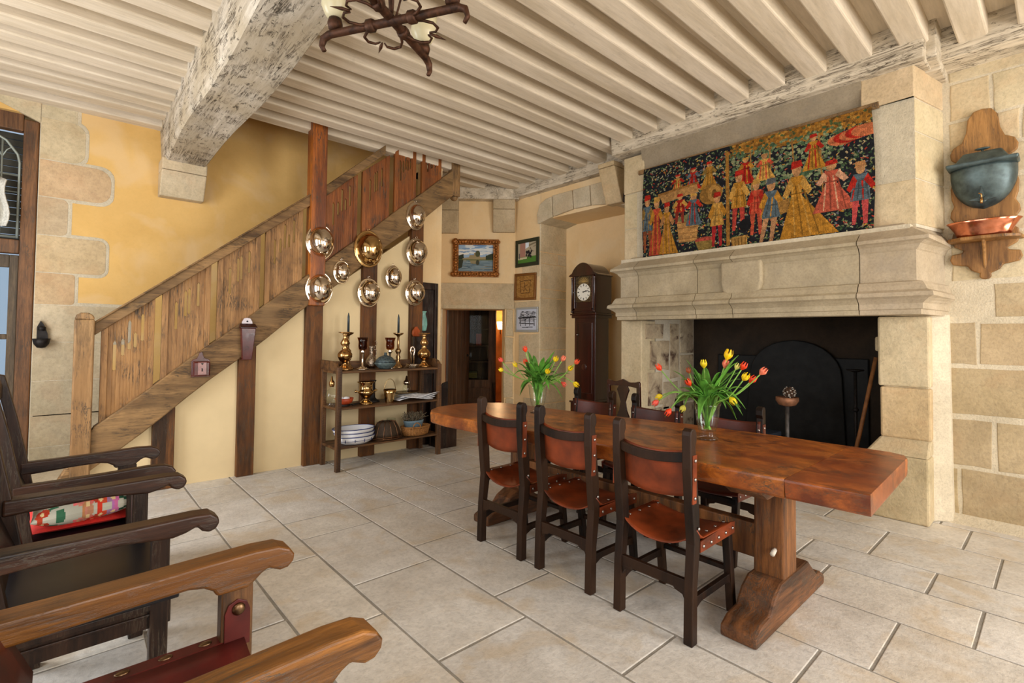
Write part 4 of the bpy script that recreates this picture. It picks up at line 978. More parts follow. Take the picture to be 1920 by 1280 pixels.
for k in range(150):
    a = random.uniform(0, 2*PI); r_ = random.uniform(0, .11); l = random.uniform(.04, .12)
    x, y = r_*math.cos(a), .55*r_*math.sin(a)
    mb.tube([(x, y, .11), (x+random.uniform(-.03, .03)+x*.2, y+random.uniform(-.02, .02), .11+l*.6), (x+random.uniform(-.05, .05)+x*.4, y+random.uniform(-.03, .03), .11+l)], [.003, .0025, .004], 4)
mb.build('dried_twigs', plain('dried_grey_twigs', (104, 94, 76), .8, 0, 0, .4, 60), o)
tag(o.children[-1] if False else bpy.data.objects['dried_twigs'], None, None, None, 'stuff')

# ------------------------------------------------------------------ dining table
TB = empty('dining_table', (2.89, 2.0, 0), 0, 'massive orange brown burr oak trestle table with rounded far end', 'table')
TZ = .78
def tb(mb, name, mat, **k):
    o = mb.build(name, mat, TB, **k); o.location = (-2.89, -2.0, 0); return o
out = [(2.405, .53), (3.30, .565), (3.38, .59), (3.41, .66), (3.405, 1.20), (3.36, 1.8), (3.20, 2.45), (3.13, 2.9), (3.09, 3.35), (3.03, 3.52), (2.90, 3.62), (2.65, 3.70), (2.42, 3.66), (2.30, 3.56), (2.225, 3.45), (2.215, 3.25), (2.26, 2.6), (2.335, 1.8), (2.36, 1.25), (2.385, .90)]
def clipy(o, y0, y1):
    def cl(pts, y, keep):
        r = []
        for i in range(len(pts)):
            a, b = pts[i], pts[(i+1) % len(pts)]
            ia, ib = keep(a[1]), keep(b[1])
            if ia: r.append(a)
            if ia != ib: t = (y-a[1])/(b[1]-a[1]); r.append((a[0]+(b[0]-a[0])*t, y))
        return r
    return cl(cl(o, y0, lambda q: q >= y0), y1, lambda q: q <= y1)
def slab(pts, z0, z1, c=(1, 1, 1, 1)):
    mb = MB(); cx = sum(p[0] for p in pts)/len(pts); cy = sum(p[1] for p in pts)/len(pts)
    n = len(pts)
    lay = [(z0, .985), (z0+.01, .997), (z1-.014, 1.0), (z1-.004, .994), (z1, .982)]
    v = []
    for z, s in lay:
        for k, (x, y) in enumerate(pts):
            e = .004*math.sin(k*2.3+z*40)
            v.append((cx+(x-cx)*s+e, y if abs(y-.8435) < .003 else cy+(y-cy)*s, z))
    f = [tuple(range(n))[::-1], tuple((len(lay)-1)*n+k for k in range(n))]
    for i in range(len(lay)-1):
        for k in range(n): f.append((i*n+k, i*n+(k+1) % n, (i+1)*n+(k+1) % n, (i+1)*n+k))
    mb.add(v, f); return mb
tb(slab(clipy(out, .845, 9), TZ-.09, TZ), 'tabletop', M_table)
M_end = wood('burr_end_board', (84, 36, 10), (196, 108, 40), 'b', 1.5, 0.34, 0.12, 0.1, 0.45, c3=(126, 54, 18), coat=0.2)
tb(slab(clipy(out, 0, .842), TZ-.09, TZ-.001), 'breadboard_end', M_end)
mb = MB(); mb.lathe([(0, 0), (.016, 0), (.02, .004), (0, .006)], 14, M=Matrix.Translation((2.352, 1.29, TZ-.04)) @ Matrix.Rotation(-PI/2, 4, 'Y') @ Matrix.Diagonal((1.0, 1.3, 1, 1))); tb(mb, 'knot', plain('dark_knot', (44, 20, 10), .5))
for yc in (1.03, 2.93):
    fe = 3.27 if yc < 2 else 3.02
    mb = MB(); mb.prism([(2.69, .15), (2.87, .15), (2.87, TZ-.11), (2.70, TZ-.11)], 'y', yc-.075, yc+.075); tb(mb, 'pedestal', M_ped, bevel=.012)
    mb = MB(); mb.prism([(2.335, 0), (fe, 0), (fe+.005, .05), (fe-.05, .085), (fe-.12, .095), (fe-.19, .15), (fe-.25, .20), (2.64, .20), (2.56, .16), (2.50, .095), (2.40, .085), (2.335, .055)], 'y', yc-.085, yc+.085); tb(mb, 'foot', M_foot, bevel=.014)
    mb = MB(); mb.prism([(2.40, TZ-.10), (2.46, TZ-.135), (3.10, TZ-.135), (3.18, TZ-.10), (3.18, TZ-.088), (2.40, TZ-.088)], 'y', yc-.09, yc+.09); tb(mb, 'top_bearer', M_foot, bevel=.006)
mb = MB(); mb.box((2.745, 1.10, .24), (2.815, 2.86, .42)); tb(mb, 'stretcher', M_ped, bevel=.008)
mb = MB(); mb.tube([(2.64, .99, .33), (2.70, 1.0, .335)], .012, 8); tb(mb, 'peg', plain('pale_peg', (206, 196, 180), .6))

# ------------------------------------------------------------------ leather dining chairs
_nm = MB(); _nm.ball((0, 0, 0), 1.0, 10, 6); _no = _nm.build('nail_head', M_stud_n); NAILME = _no.data; bpy.data.objects.remove(_no)
_nm = MB(); _nm.ball((0, 0, 0), 1.0, 16, 10); _no = _nm.build('brass_nail', M_brassn); BNAILME = _no.data; bpy.data.objects.remove(_no)
def nail(parent, loc, scl, me=None, name='nail_head'):
    n_ = bpy.data.objects.new(name, me or NAILME); COL.objects.link(n_); n_.parent = parent; n_.location = loc; n_.scale = scl; return n_
def dining_chair(loc, rz, label, dark=False):
    o = empty('dining_chair', loc, rz, label, 'chair', 'leather dining chairs round the oak table')
    W = .435; hw = W/2; t = .045
    LE = M_leatherd if dark else M_leather
    # rear posts: origin between the rear feet, +x is forward
    prof = [(-.025, 0), (.025, 0), (.028, .25), (.055, .44), (.045, .62), (.022, .80), (.012, .90), (.024, .925), (.022, .955), (.012, .975), (-.012, .982), (-.032, .97), (-.036, .95), (-.034, .80), (-.018, .62), (-.0, .45), (-.018, .25)]
    for s_ in (-1, 1):
        mb = MB(); y = s_*(hw-t/2); mb.prism(prof, 'y', y-t/2, y+t/2); mb.build('rear_leg', M_chair, o, bevel=.005)
        mb = MB(); mb.hexa([(.40, y-.02, 0), (.438, y-.02, 0), (.438, y+.02, 0), (.40, y+.02, 0), (.345, y-.02, .45), (.385, y-.02, .45), (.385, y+.02, .45), (.345, y+.02, .45)]); mb.build('front_leg', M_chair, o, bevel=.005)
        mb = MB(); mb.prism([(.02, .17), (.42, .17), (.42, .205), (.02, .205)], 'y', y-.012, y+.012); mb.prism([(.02, .13), (.035, .15), (.07, .165), (.10, .172), (.02, .172)], 'y', y-.012, y+.012); mb.prism([(.42, .13), (.40, .15), (.365, .165), (.33, .172), (.42, .172)], 'y', y-.012, y+.012)
        mb.build('side_stretcher', M_chair, o, bevel=.002)
        mb = MB(); mb.bar((.03, y, .425), (.37, y, .425), .035, .04); mb.build('seat_rail', M_chair, o)
        # leather wrapped over the rail and up the post, with nails
        mb = MB(); mb.prism([(.05, .405), (.40, .41), (.405, .465), (.36, .472), (.05, .455)], 'y', s_*(hw+.001)-.002, s_*(hw+.001)+.004)
        mb.prism([(-.02, .64), (.012, .64), (.018, .86), (-.02, .86)], 'y', s_*(hw+.001)-.002, s_*(hw+.001)+.004)
        lb = mb.build('leather_band', LE, o)
        for x, z in ((.075, .43), (.15, .43), (.225, .432), (.30, .435), (.375, .44), (-.004, .665), (-.002, .75), (.0, .835), (.03, .52)):
            nail(lb, (x, s_*(hw+.005), z), (.0085, .006, .0085))
        for k in range(4): nail(lb, (.08+.09*k, s_*(hw-.03), .468), (.008, .008, .005))
        for z in (.68, .82): nail(lb, (.040-.1*(z-.68), s_*(hw-t/2), z), (.006, .0085, .0085))
    mb = MB()
    for y0 in (-1,): 
        mb.prism([(-hw+t, .235), (hw-t, .235), (hw-t, .285), (-hw+t, .285)], 'x', -.01, .014)
        for s_ in (-1, 1): mb.prism([(s_*(hw-t), .19), (s_*(hw-t-.012), .215), (s_*(hw-t-.05), .225), (s_*(hw-t-.06), .237), (s_*(hw-t), .237)][::s_], 'x', -.01, .014)
    mb.build('rear_stretcher', M_chair, o, bevel=.002)
    mb = MB(); mb.bar((.375, -hw+.02, .40), (.375, hw-.02, .40), .04, .03); mb.bar((.405, -hw+.02, .22), (.405, hw-.02, .22), .03, .022); mb.build('front_rail', M_chair, o)
    # sagging leather seat
    def seat(u, v):
        x = .02+.385*u; y = (v-.5)*(W+.004); e = 1-(2*v-1)**2
        z = .468-.055*e*(1-.55*u)-(.02*max(0, u-.9)*10 if u > .9 else 0)
        if u < .12: z += .05*(1-u/.12)*(abs(2*v-1)**4)
        return (x-.015*e*(1-u), y, z)
    mb = MB(); mb.sheet(seat, 14, 16); mb.build('seat', LE, o, solid=.006)
    # back leather, bowed backward
    def back(u, v):
        y = (u-.5)*(W-.03); e = 1-(2*u-1)**2
        z = .665+.215*v-(.022*e*(1-v))+(-.02*e*v if v > .9 else 0)
        return (.012-.09*(z-.65)-.045*e+.028, y, z)
    mb = MB(); mb.sheet(back, 16, 8); mb.build('backrest', LE, o, solid=.006)
    mb = MB()
    v = []; n = 9
    for k in range(n):
        u = k/(n-1); y = (u-.5)*(W-2*t+.01); e = 1-(2*u-1)**2; x = -.012-.05*e*.6
        zt = .868-.014*e
        v += [(x-.012, y, zt-.045), (x+.008, y, zt-.045), (x+.008, y, zt), (x-.012, y, zt)]
    f = [(0, 1, 2, 3)[::-1], tuple((n-1)*4+k for k in range(4))]
    for i in range(n-1):
        for k in range(4): f.append((i*4+k, i*4+(k+1) % 4, (i+1)*4+(k+1) % 4, (i+1)*4+k))
    mb.add(v, f); mb.build('top_rail', M_chair, o, bevel=.003)
    return o
ch = dining_chair((2.165, 1.365, 0), 0, 'leather dining chair nearest the camera, its back to the room')
dup(ch, (2.175, 1.955, 0), 0, 'leather dining chair in the middle of the near side of the table')
dup(ch, (2.165, 2.50, 0), .02, 'leather dining chair at the far end of the near side')
chd = dining_chair((3.50, 1.58, 0), PI, 'dark leather dining chair behind the near tulip vase, by the fireplace', True); chd.scale = (1, 1, .955)
dup(chd, (3.50, 2.18, 0), PI, 'dark leather dining chair in the middle of the fireplace side')
dup(chd, (3.50, 2.80, 0), PI, 'dark leather dining chair in front of the clock, beyond the far vase')
# splat back chair near the clock
sc_ = empty('splat_back_chair', (4.12, 2.93, 0), PI*.98, 'mahogany chair with a vase shaped splat beside the fireplace jamb', 'chair')
mb = MB()
crest = [(-.20, .90), (-.205, .955), (-.19, .972), (-.15, .96), (-.08, .955), (0, .985), (.08, .955), (.15, .96), (.19, .972), (.205, .955), (.20, .90), (.10, .915), (-.10, .915)]
mb.prism(crest, 'x', -.012, .012); mb.build('crest_rail', M_clock, sc_, bevel=.005)
mb = MB(); sp_ = [(.05, .92), (.075, .88), (.05, .82), (.03, .76), (.045, .68), (.075, .62), (.06, .55), (.045, .47)]
mb.prism([(a, b) for a, b in sp_]+[(-a, b) for a, b in sp_[::-1]], 'x', -.008, .008); mb.build('splat', M_clock, sc_, bevel=.003)
for s_ in (-1, 1):
    mb = MB(); mb.hexa([(-.06, s_*.18-.02, 0), (-.02, s_*.18-.02, 0), (-.02, s_*.18+.02, 0), (-.06, s_*.18+.02, 0), (-.015, s_*.185-.017, .92), (.015, s_*.185-.017, .92), (.015, s_*.185+.017, .92), (-.015, s_*.185+.017, .92)]); mb.build('rear_leg', M_clock, sc_, bevel=.004)
    mb = MB(); mb.box((.34, s_*.2-.02, 0), (.38, s_*.2+.02, .43)); mb.build('front_leg', M_clock, sc_, bevel=.004)
mb = MB(); mb.box((-.01, -.22, .42), (.39, .22, .47)); mb.build('seat', M_leatherd, sc_, bevel=.012)

# ------------------------------------------------------------------ tulips in glass vases
def vase(name, loc, s, label):
    o = empty(name, loc, 0, label, 'vase')
    mb = MB(); mb.lathe([(.0, .0), (.062, .0), (.066, .006), (.062, .016), (.046, .024), (.050, .034), (.044, .044), (.052, .06), (.062, .10), (.07, .15), (.0745, .20), (.082, .222), (.079, .222), (.0715, .20), (.067, .15), (.059, .10), (.049, .06), (.038, .052), (0, .052)], 40)
    mb.v = [v*s for v in mb.v]; mb.build('glass_body', M_glass, o)
    return o
def tulip(vx, vy, rv, head, colr, label, z0=TZ, seed=0):
    rr = random.Random(seed)
    hx, hy, hz = head
    o = empty('tulip', (vx, vy, z0), 0, label, 'tulip')
    H = Vector((hx-vx, hy-vy, hz-z0))
    side = Vector((H.x, H.y, 0)); L = side.length or 1e-4; sd = side/L
    b0 = -sd*rr.uniform(.0, .02)+Vector((0, 0, .06)); rim = sd*min(rv*.75, .3*L+.01)+Vector((0, 0, .215))
    droop = H.z < .30
    up = Vector((H.x*.62, H.y*.62, max(H.z*.72, .27) if not droop else max(H.z+.035, .27)))
    pts = []
    P = [b0, rim, up, H]
    def bez(t):
        # through-ish curve: cubic Hermite sampled by Catmull-Rom
        q = [b0*2-rim, b0, rim, up, H, H+(H-up)*.6+Vector((0, 0, -.03 if droop else .02))]
        i = min(int(t*3), 2); f = t*3-i; p0, p1, p2, p3 = q[i:i+4]
        return .5*((2*p1)+(p2-p0)*f+(2*p0-5*p1+4*p2-p3)*f*f+(3*p1-p0-3*p2+p3)*f**3)
    pts = [bez(k/15) for k in range(16)]
    mb = MB(); mb.tube(pts, [.0042-.0008*k/15 for k in range(16)], 7); mb.build('stem', M_stem, o)
    d = (pts[-1]-pts[-2]).normalized()
    hl = 1.12*{'yellow': .052, 'red': .05, 'pink': .05, 'pale': .05, 'brown': .04, 'yellowtall': .066, 'cream': .04, 'orange': .048, 'pinkred': .05}[colr]
    cc = {'yellow': (246, 206, 36), 'yellowtall': (250, 190, 20), 'red': (232, 66, 30), 'pink': (244, 128, 98), 'pale': (232, 220, 90), 'brown': (150, 74, 40), 'cream': (226, 220, 120), 'orange': (240, 96, 60), 'pinkred': (238, 88, 72)}[colr]
    mn = 'tulip_petal_'+colr
    mat = bpy.data.materials.get(mn) or plain(mn, cc, .4, 0, 0, .12, 25, .4)
    R = d.to_track_quat('Z', 'Y').to_matrix().to_4x4(); M = Matrix.Translation(pts[-1]-d*.004) @ R
    mb = MB(); w_ = hl*.42
    for k in range(6):
        a = k*PI/3; ins = .92 if k % 2 else 1.0
        def pet(u, v, a=a, ins=ins):
            wd = math.sin(min(1, v*1.15+.12)*PI*.93)**.7*.75
            th = a+(u-.5)*wd*1.7
            r_ = w_*ins*(math.sin(min(v*1.25, 1)*PI/2)*(1-.42*max(0, v-.45)/.55)+.04)
            return (r_*math.cos(th), r_*math.sin(th), hl*(v-.08*abs(2*u-1)**2*v))
        mb.sheet(pet, 6, 8, M=M)
    mb.build('flower_head', mat, o)
    return o
def leaf(o, vx, b0, az, ln, lift, wd, bend, seed):
    rr = random.Random(seed)
    dv = Vector((math.cos(az), math.sin(az), 0)); sdv = Vector((-math.sin(az), math.cos(az), 0))
    def P(u, v):
        t = v; r_ = .012+ln*(t*.55 if t < .3 else .165+(t-.3)*1.1)*(.35 if t < .3 else 1)
        r_ = ln*(.12*t+.88*max(0, t-.25)**1.2)+.012
        z = .07+.17*min(t/.35, 1)+lift*max(0, t-.25)-bend*max(0, t-.45)**2
        w = wd*math.sin(PI*min(1, t*.93+.07))**.8*(.35+.65*min(1, t*2.2))
        q = u-.5
        return tuple(dv*r_+sdv*(q*w+rr.uniform(0, 0))+Vector((0, 0, z-abs(q)*w*-.35*1.0+.004*math.sin(t*17))))
    mb = MB(); mb.sheet(P, 5, 16); mb.build('leaf', M_leaf, o, solid=.0012)
near = (2.94, 1.475, TZ); far = (2.87, 2.87, TZ)
vase('glass_vase', near, 1.0, 'footed clear glass vase of tulips on the near half of the table')
vase('glass_vase', far, 1.0, 'footed clear glass vase of tulips at the far end of the table')
T2 = [('red', 2.934, 1.787, 1.181, 'orange red tulip furthest left at the top of the near vase'), ('brown', 2.973, 1.609, 1.170, 'small brownish wilted tulip bud in the near vase'), ('red', 2.856, 1.538, 1.104, 'orange red tulip facing the room in the middle of the near vase'),
      ('yellow', 2.972, 1.512, 1.209, 'yellow tulip standing upright left of centre in the near vase'), ('yellowtall', 3.028, 1.396, 1.262, 'tallest tulip of all, deep yellow, in the near vase'), ('pink', 2.946, 1.371, 1.218, 'salmon tulip just below the tallest yellow one in the near vase'),
      ('red', 2.998, 1.293, 1.211, 'large orange red tulip high on the right of the near vase'), ('pink', 2.981, 1.180, 1.190, 'salmon pink tulip furthest right in the near vase'), ('yellow', 2.835, 1.214, 1.162, 'yellow tulip between two red ones on the right of the near vase'),
      ('red', 3.002, 1.248, 1.138, 'open orange red tulip below the yellow one, right of the near vase'), ('yellow', 2.962, 1.796, 1.014, 'golden tulip drooping low at the left of the near vase'), ('pinkred', 2.892, 1.781, .986, 'coral tulip drooping at the far left of the near vase'),
      ('red', 2.827, 1.655, .954, 'red tulip hanging lowest at the left of the near vase'), ('pale', 3.028, 1.676, .955, 'pale greenish yellow tulip hanging behind the rim of the near vase'), ('yellow', 2.933, 1.334, 1.050, 'yellow tulip leaning out low on the right of the near vase'), ('cream', 2.993, 1.325, 1.212, 'small cream tulip bud beside the large red one in the near vase')]
T1 = [('red', 2.807, 2.949, 1.267, 'topmost tulip of the far vase, orange red'), ('pinkred', 2.881, 3.325, 1.169, 'coral tulip furthest left in the far vase'), ('yellow', 2.839, 3.091, 1.136, 'yellow tulip left of the red one in the far vase'), ('red', 2.895, 3.034, 1.160, 'deep red tulip directly below the topmost one in the far vase'),
      ('yellow', 2.900, 3.339, 1.088, 'yellow tulip pointing left, lowest on the left of the far vase'), ('yellow', 2.766, 2.672, 1.112, 'small yellow tulip in the middle of the far vase'), ('yellow', 2.753, 2.577, 1.207, 'upright yellow tulip right of centre in the far vase'), ('pink', 2.951, 2.687, 1.200, 'salmon tulip behind the upright yellow one in the far vase'),
      ('orange', 2.812, 2.428, 1.196, 'coral tulip furthest right in the far vase, before the clock'), ('yellow', 2.806, 2.485, 1.146, 'pale yellow tulip at the right of the far vase, before the clock'), ('pinkred', 2.989, 2.726, 1.030, 'red tulip hanging low at the right of the far vase'), ('yellow', 2.863, 2.487, 1.051, 'yellow tulip hanging at the lower right of the far vase'), ('brown', 2.951, 2.882, 1.148, 'closed brown bud in the middle of the far vase')]
for V, T, s0 in ((near, T2, 10), (far, T1, 60)):
    n = len(T)
    for i, (c, x, y, z, lb) in enumerate(T):
        o = tulip(V[0], V[1], .075, (x, y, z), c, lb, seed=s0+i)
        rr = random.Random(s0*7+i); az = math.atan2(y-V[1], x-V[0])+rr.uniform(-.5, .5)
        if i % 3 == 0: az += rr.uniform(-1.5, 1.5)
        lf = rr.choice([.35, .5, .62, .25, .1]); 
        leaf(o, V[0], 0, az, rr.uniform(.20, .36), lf*.45, rr.uniform(.045, .07), rr.choice([.1, .3, .5]), i)
        leaf(o, V[0], 0, az+rr.uniform(-1.2, 1.2), rr.uniform(.08, .26), rr.uniform(.2, .40), rr.uniform(.045, .065), rr.choice([.05, .15]), i+40)
        leaf(o, V[0], 0, rr.uniform(0, 6.28), rr.uniform(.14, .28), rr.uniform(.02, .30), rr.uniform(.045, .065), rr.choice([.05, .3, .5]), i+80)

# ------------------------------------------------------------------ armchairs in the foreground
def armchair(x0, yc, W, L, kind, label, za=.70, aw=.065, zs=.455):
    """x0: where the arms meet the back posts; arms run towards +x"""
    o = empty('armchair', (x0, yc, 0), 0, label, 'armchair', 'armchairs lined up along the left side')
    WA, WZ = {'golden': (M_arm, M_armz), 'dark': (M_darkx, M_dark), 'purple': (M_darkx, M_dark)}[kind]
    hw = W/2
    e = L
    arm = [(-.03, za-.075), (-.03, za-.005), (.10, za-.004), (.30, za), (e-.12, za+.008), (e-.05, za+.004), (e-.015, za-.012), (e, za-.035), (e-.002, za-.055), (e-.02, za-.072), (e-.045, za-.075), (e-.068, za-.064), (e-.08, za-.058), (e-.10, za-.068), (e-.125, za-.09), (e-.14, za-.10), (e-.225, za-.10), (e-.235, za-.082), (e-.26, za-.066), (e-.30, za-.058), (e-.42, za-.062), (.05, za-.072)]
    if kind == 'dark': arm = [(-.03, za-.065), (-.03, za-.0), (.30, za), (e-.08, za+.004), (e-.03, za), (e-.005, za-.02), (e, za-.04), (e-.012, za-.062), (e-.035, za-.07), (e-.058, za-.06), (e-.075, za-.04), (e-.11, za-.055), (e-.15, za-.064), (e-.3, za-.05), (.05, za-.06)]
    px = e-.165
    for s_ in (-1, 1):
        y = s_*(hw-aw/2)
        mb = MB(); mb.prism(arm, 'y', y-aw/2, y+aw/2); mb.build('armrest', WA, o, bevel=.009, seg=3)
        mb = MB(); mb.box((px-.045, y-.025, 0), (px+.045 if kind != 'dark' else px+.01, y+.025, za-.09 if kind != 'dark' else za-.055)); mb.build('front_leg', WZ, o, bevel=.005)
        bp = [(.03, 0), (.10, 0), (.085, .25), (.045, .44), (.0, .70), (-.045, .93), (-.085, 1.10), (-.10, 1.16), (-.135, 1.17), (-.145, 1.13), (-.115, 1.04), (-.09, .93), (-.055, .70), (-.01, .44), (.03, .2)]
        mb = MB(); mb.prism(bp, 'y', y-.024, y+.024); mb.build('rear_leg', M_dark if kind != 'golden' else WZ, o, bevel=.005)
        mb = MB(); mb.bar((.05, y, .12), (px, y, .12), .03, .05); mb.build('side_stretcher', M_dark, o, bevel=.003)
    if kind == 'golden':
        for s_ in (-1, 1):
            y = s_*(hw-aw/2); yo = y+s_*.026
            for yy in (y-.0275, y+.0275):
                mb = MB(); mb.prism([(px-.036, .43), (px+.036, .43), (px+.036, .535), (px+.026, .562), (px, .575), (px-.026, .562), (px-.036, .535)], 'y', yy-.003, yy+.003)
                tb_ = mb.build('leather_tab', M_oxblood, o, bevel=.0015)
                nail(tb_, (px+.002, yy+(-.004 if yy < y else .004), .545), (.019, .011, .019), BNAILME, 'brass_knob')
            mb = MB(); mb.box((.02, y-.03, .405), (px+.02, y+.03, .455)); sr_ = mb.build('seat_rail', M_oxblood, o, bevel=.006)
            for k in range(5): nail(sr_, (.06+k*.10, y-.031, .435), (.018, .006, .012), BNAILME, 'brass_nail'); nail(sr_, (.06+k*.10, y, .456), (.018, .012, .006), BNAILME, 'brass_nail')
        mb = MB(); mb.sheet(lambda u, v: (.02+(px+.0)*u, (v-.5)*(W-.13), .452-.05*(1-(2*v-1)**2)), 8, 12); mb.build('seat', M_oxblood, o, solid=.006)
        mb = MB(); mb.sheet(lambda u, v: (.075-.27*v+.05*v*v, (u-.5)*(W-.02), .52+.60*v), 12, 10); mb.build('backrest', M_leatherd, o, solid=.012)
        mb = MB(); mb.box((px-.012, -hw+.06, .12), (px+.012, hw-.06, .24)); mb.build('front_stretcher', WZ, o, bevel=.004)
    else:
        mb = MB(); mb.box((-.01, -hw+.0, zs-.02), (px+.04, hw-.0, zs)); mb.build('seat', M_blackseat, o, bevel=.006)
        mb = MB()
        for s_ in (-1, 1):
            y = s_*(hw-.045); mb.box((.0, y-.012, zs-.115), (px, y+.012, zs-.02)); mb.box((.0, s_*(hw-.028)-.008, zs-.047), (px, s_*(hw-.028)+.008, zs-.027)); mb.box((.0, s_*(hw-.03)-.006, zs-.07), (px, s_*(hw-.03)+.006, zs-.06))
        mb.box((px-.03, -hw+.04, zs-.115), (px+.02, hw-.04, zs-.02)); mb.build('seat_frame', M_dark, o, bevel=.003)
        # scalloped lower rails
        for s_ in (-1, 1):
            sc = [(.06, .20), (px, .20)]; n = 24
            low = [(px-(px-.06)*k/n, .13-.028*abs(math.sin(k/n*PI*3))+.03*(1 if k in (0, n) else 0)*0) for k in range(n+1)]
            low = [(x, z if z < .2 else .19) for x, z in low]
            mb = MB(); mb.prism([(.06, .205)]+[(x, z) for x, z in low[::-1]]+[(px, .205)], 'y', s_*(hw-.04)-.011, s_*(hw-.04)+.011); mb.build('scalloped_rail', M_dark, o)
        sl = MB(); 
        for k in range(3):
            pass
        mb = MB(); mb.sheet(lambda u, v: (.015-.20*v-.012, (u-.5)*(W-.09), .52+.56*v), 6, 6); mb.build('backrest', M_dark, o, solid=.02)
        mb = MB(); mb.prism([(-hw+.03, 1.04), (-hw+.03, 1.10), (-hw*.5, 1.14), (0, 1.18), (hw*.5, 1.14), (hw-.03, 1.10), (hw-.03, 1.04)], 'x', -.135, -.105); mb.build('crest_rail', M_dark, o, bevel=.004)
    return o
armchair(-.115, 1.455, .70, .705, 'golden', 'golden brown oak armchair nearest the camera with red leather seat and brass knobs', .705, .085)
armchair(-.135, 2.56, .765, .60, 'dark', 'dark oak box armchair with black seat, second from the camera', .715, .085)
armchair(-.13, 3.555, .62, .605, 'purple', 'dark armchair carrying the floral cushion, furthest from the camera', .685, .05, .41)

# floral cushion on a red one
def pillow(loc, sx, sy, h, rz, name, label, mat=None, tilt=0.0, flowers=False):
    n = 40
    o = empty(name, loc, rz, label, 'cushion')
    def P(u, v, s_):
        a, b = 2*u-1, 2*v-1
        e = (max(0, 1-abs(a)**2.6)*max(0, 1-abs(b)**2.6))**.55
        pin = 1-.07*(1-abs(a))*abs(b)**3*0-.06*(abs(b)**6)*(1-a*a); pin2 = 1-.06*(abs(a)**6)*(1-b*b)
        return (sx/2*a*pin2, sy/2*b*pin, s_*h/2*e+tilt*a)
    if flowers:
        q = canvas(90, 70, (196, 192, 174)); r = random.Random(4)
        for k in range(60):
            x, y = r.random(), r.random(); c = r.choice([(46, 88, 66), (64, 112, 82), (120, 160, 140), (150, 178, 160)])
            for m in range(3): a = r.random()*6; ell(q, x+.03*math.cos(a), y+.04*math.sin(a), .035, .018, c)
        for k in range(55):
            x, y = r.random(), r.random(); c = r.choice([(208, 70, 46), (230, 130, 110), (236, 176, 160), (190, 120, 160), (214, 90, 120)])
            for m in range(6): a = m*PI/3+r.random(); ell(q, x+.035*math.cos(a), y+.04*math.sin(a), .026, .03, tuple(min(255, t*r.uniform(.85, 1.15)) for t in c))
            ell(q, x, y, .02, .025, (236, 206, 150))
        a = np.clip(q/255, 0, 1); L = np.where(a <= .04045, a/12.92, ((a+.055)/1.055)**2.4)
        mb = MB()
        for s_ in (1, -1):
            mb.sheet(lambda u, v: P(u, v, s_), 91, 71, cols=lambda i, j: tuple(L[j, i])+(1,))
        mb.build('cover', M_cloth, o)
    else:
        mb = MB()
        for s_ in (1, -1): mb.sheet(lambda u, v: P(u, v, s_), 24, 20)
        mb.build('cover', mat, o)
    return o
pillow((.10, 3.52, .437), .43, .47, .055, 0, 'red_cushion', 'thin red seat cushion under the floral one', M_red)
pillow((.11, 3.49, .512), .43, .48, .165, .05, 'floral_cushion', 'plump floral chintz cushion on the furthest armchair', None, .012, True)

# ------------------------------------------------------------------ longcase clock
CK = empty('longcase_clock', (5.22, 4.22, 0), 0, 'tall dark mahogany longcase clock with white dial in the alcove', 'clock')
hx, hy = .17, .20
mb = MB(); mb.box((-.18, -.24, 0), (.18, .24, .07)); mb.box((-.16, -.225, .07), (.16, .225, .52)); mb.box((-.175, -.235, .52), (.175, .235, .545)); mb.build('plinth', M_clock, CK, bevel=.006)
mb = MB(); mb.box((-.14, -.175, .54), (.14, .175, 1.66)); mb.box((-.155, -.19, .545), (.155, .19, .58)); mb.box((-.17, -.205, 1.64), (.17, .205, 1.68)); mb.box((-.185, -.22, 1.68), (.185, .22, 1.70)); mb.build('trunk', M_clock, CK, bevel=.005)
mb = MB(); mb.box((-.150, -.13, .66), (-.14, .13, 1.58)); mb.lathe([(0, 0), (.04, 0), (.045, .004), (0, .006)], 20, M=Matrix.Translation((-.150, 0, 1.0)) @ Matrix.Rotation(-PI/2, 4, 'Y')); mb.build('trunk_door', M_clock, CK, bevel=.006)
mb = MB(); mb.box((-.165, -.20, 1.70), (.165, .20, 2.20))
ar = [(-.20+.40*k/16, 2.20+.09*math.sin(PI*k/16)**.7*1.0) for k in range(17)]
mb.prism([(-.20, 2.19)]+ar+[(.20, 2.19)], 'x', -.165, .165); mb.build('hood', M_clock, CK, bevel=.004)
mb = MB()
ar2 = [(-.235, 2.205), (-.20, 2.225)]+[(-.18+.36*k/16, 2.235+.13*math.sin(PI*k/16)**.75) for k in range(17)]+[(.20, 2.225), (.235, 2.205)]
ar3 = [(a*.93, b-.03) for a, b in ar2[1:-1]]
mb.prism(ar2+[(.22, 2.19), (-.22, 2.19)], 'x', -.20, -.17); mb.prism([(a*.97, b-.005) for a, b in ar2]+[(.21, 2.19), (-.21, 2.19)], 'x', -.17, .165)
mb.build('arched_cornice', M_clock, CK, bevel=.004)
for s_ in (-1, 1):
    mb = MB(); mb.lathe([(.014, 0), (.018, .02), (.012, .03), (.012, .44), (.018, .455), (.016, .47)], 12, (-.178, s_*.19, 1.71)); mb.build('hood_column', M_clock, CK)
ckd = canvas(120, 150, (58, 44, 24))
for k in range(900):
    x, y = random.random(), random.random(); c = random.choice([(140, 112, 62), (92, 72, 40), (40, 30, 18)]); ell(ckd, x, y, .012, .008, c)
ell(ckd, .5, .22, .34, .19, (104, 84, 46))
for k in range(7): a = PI*(k+.5)/7; stroke(ckd, .5, .24, .5+.28*math.cos(a), .24-.17*math.sin(a), .03, (170, 138, 78))
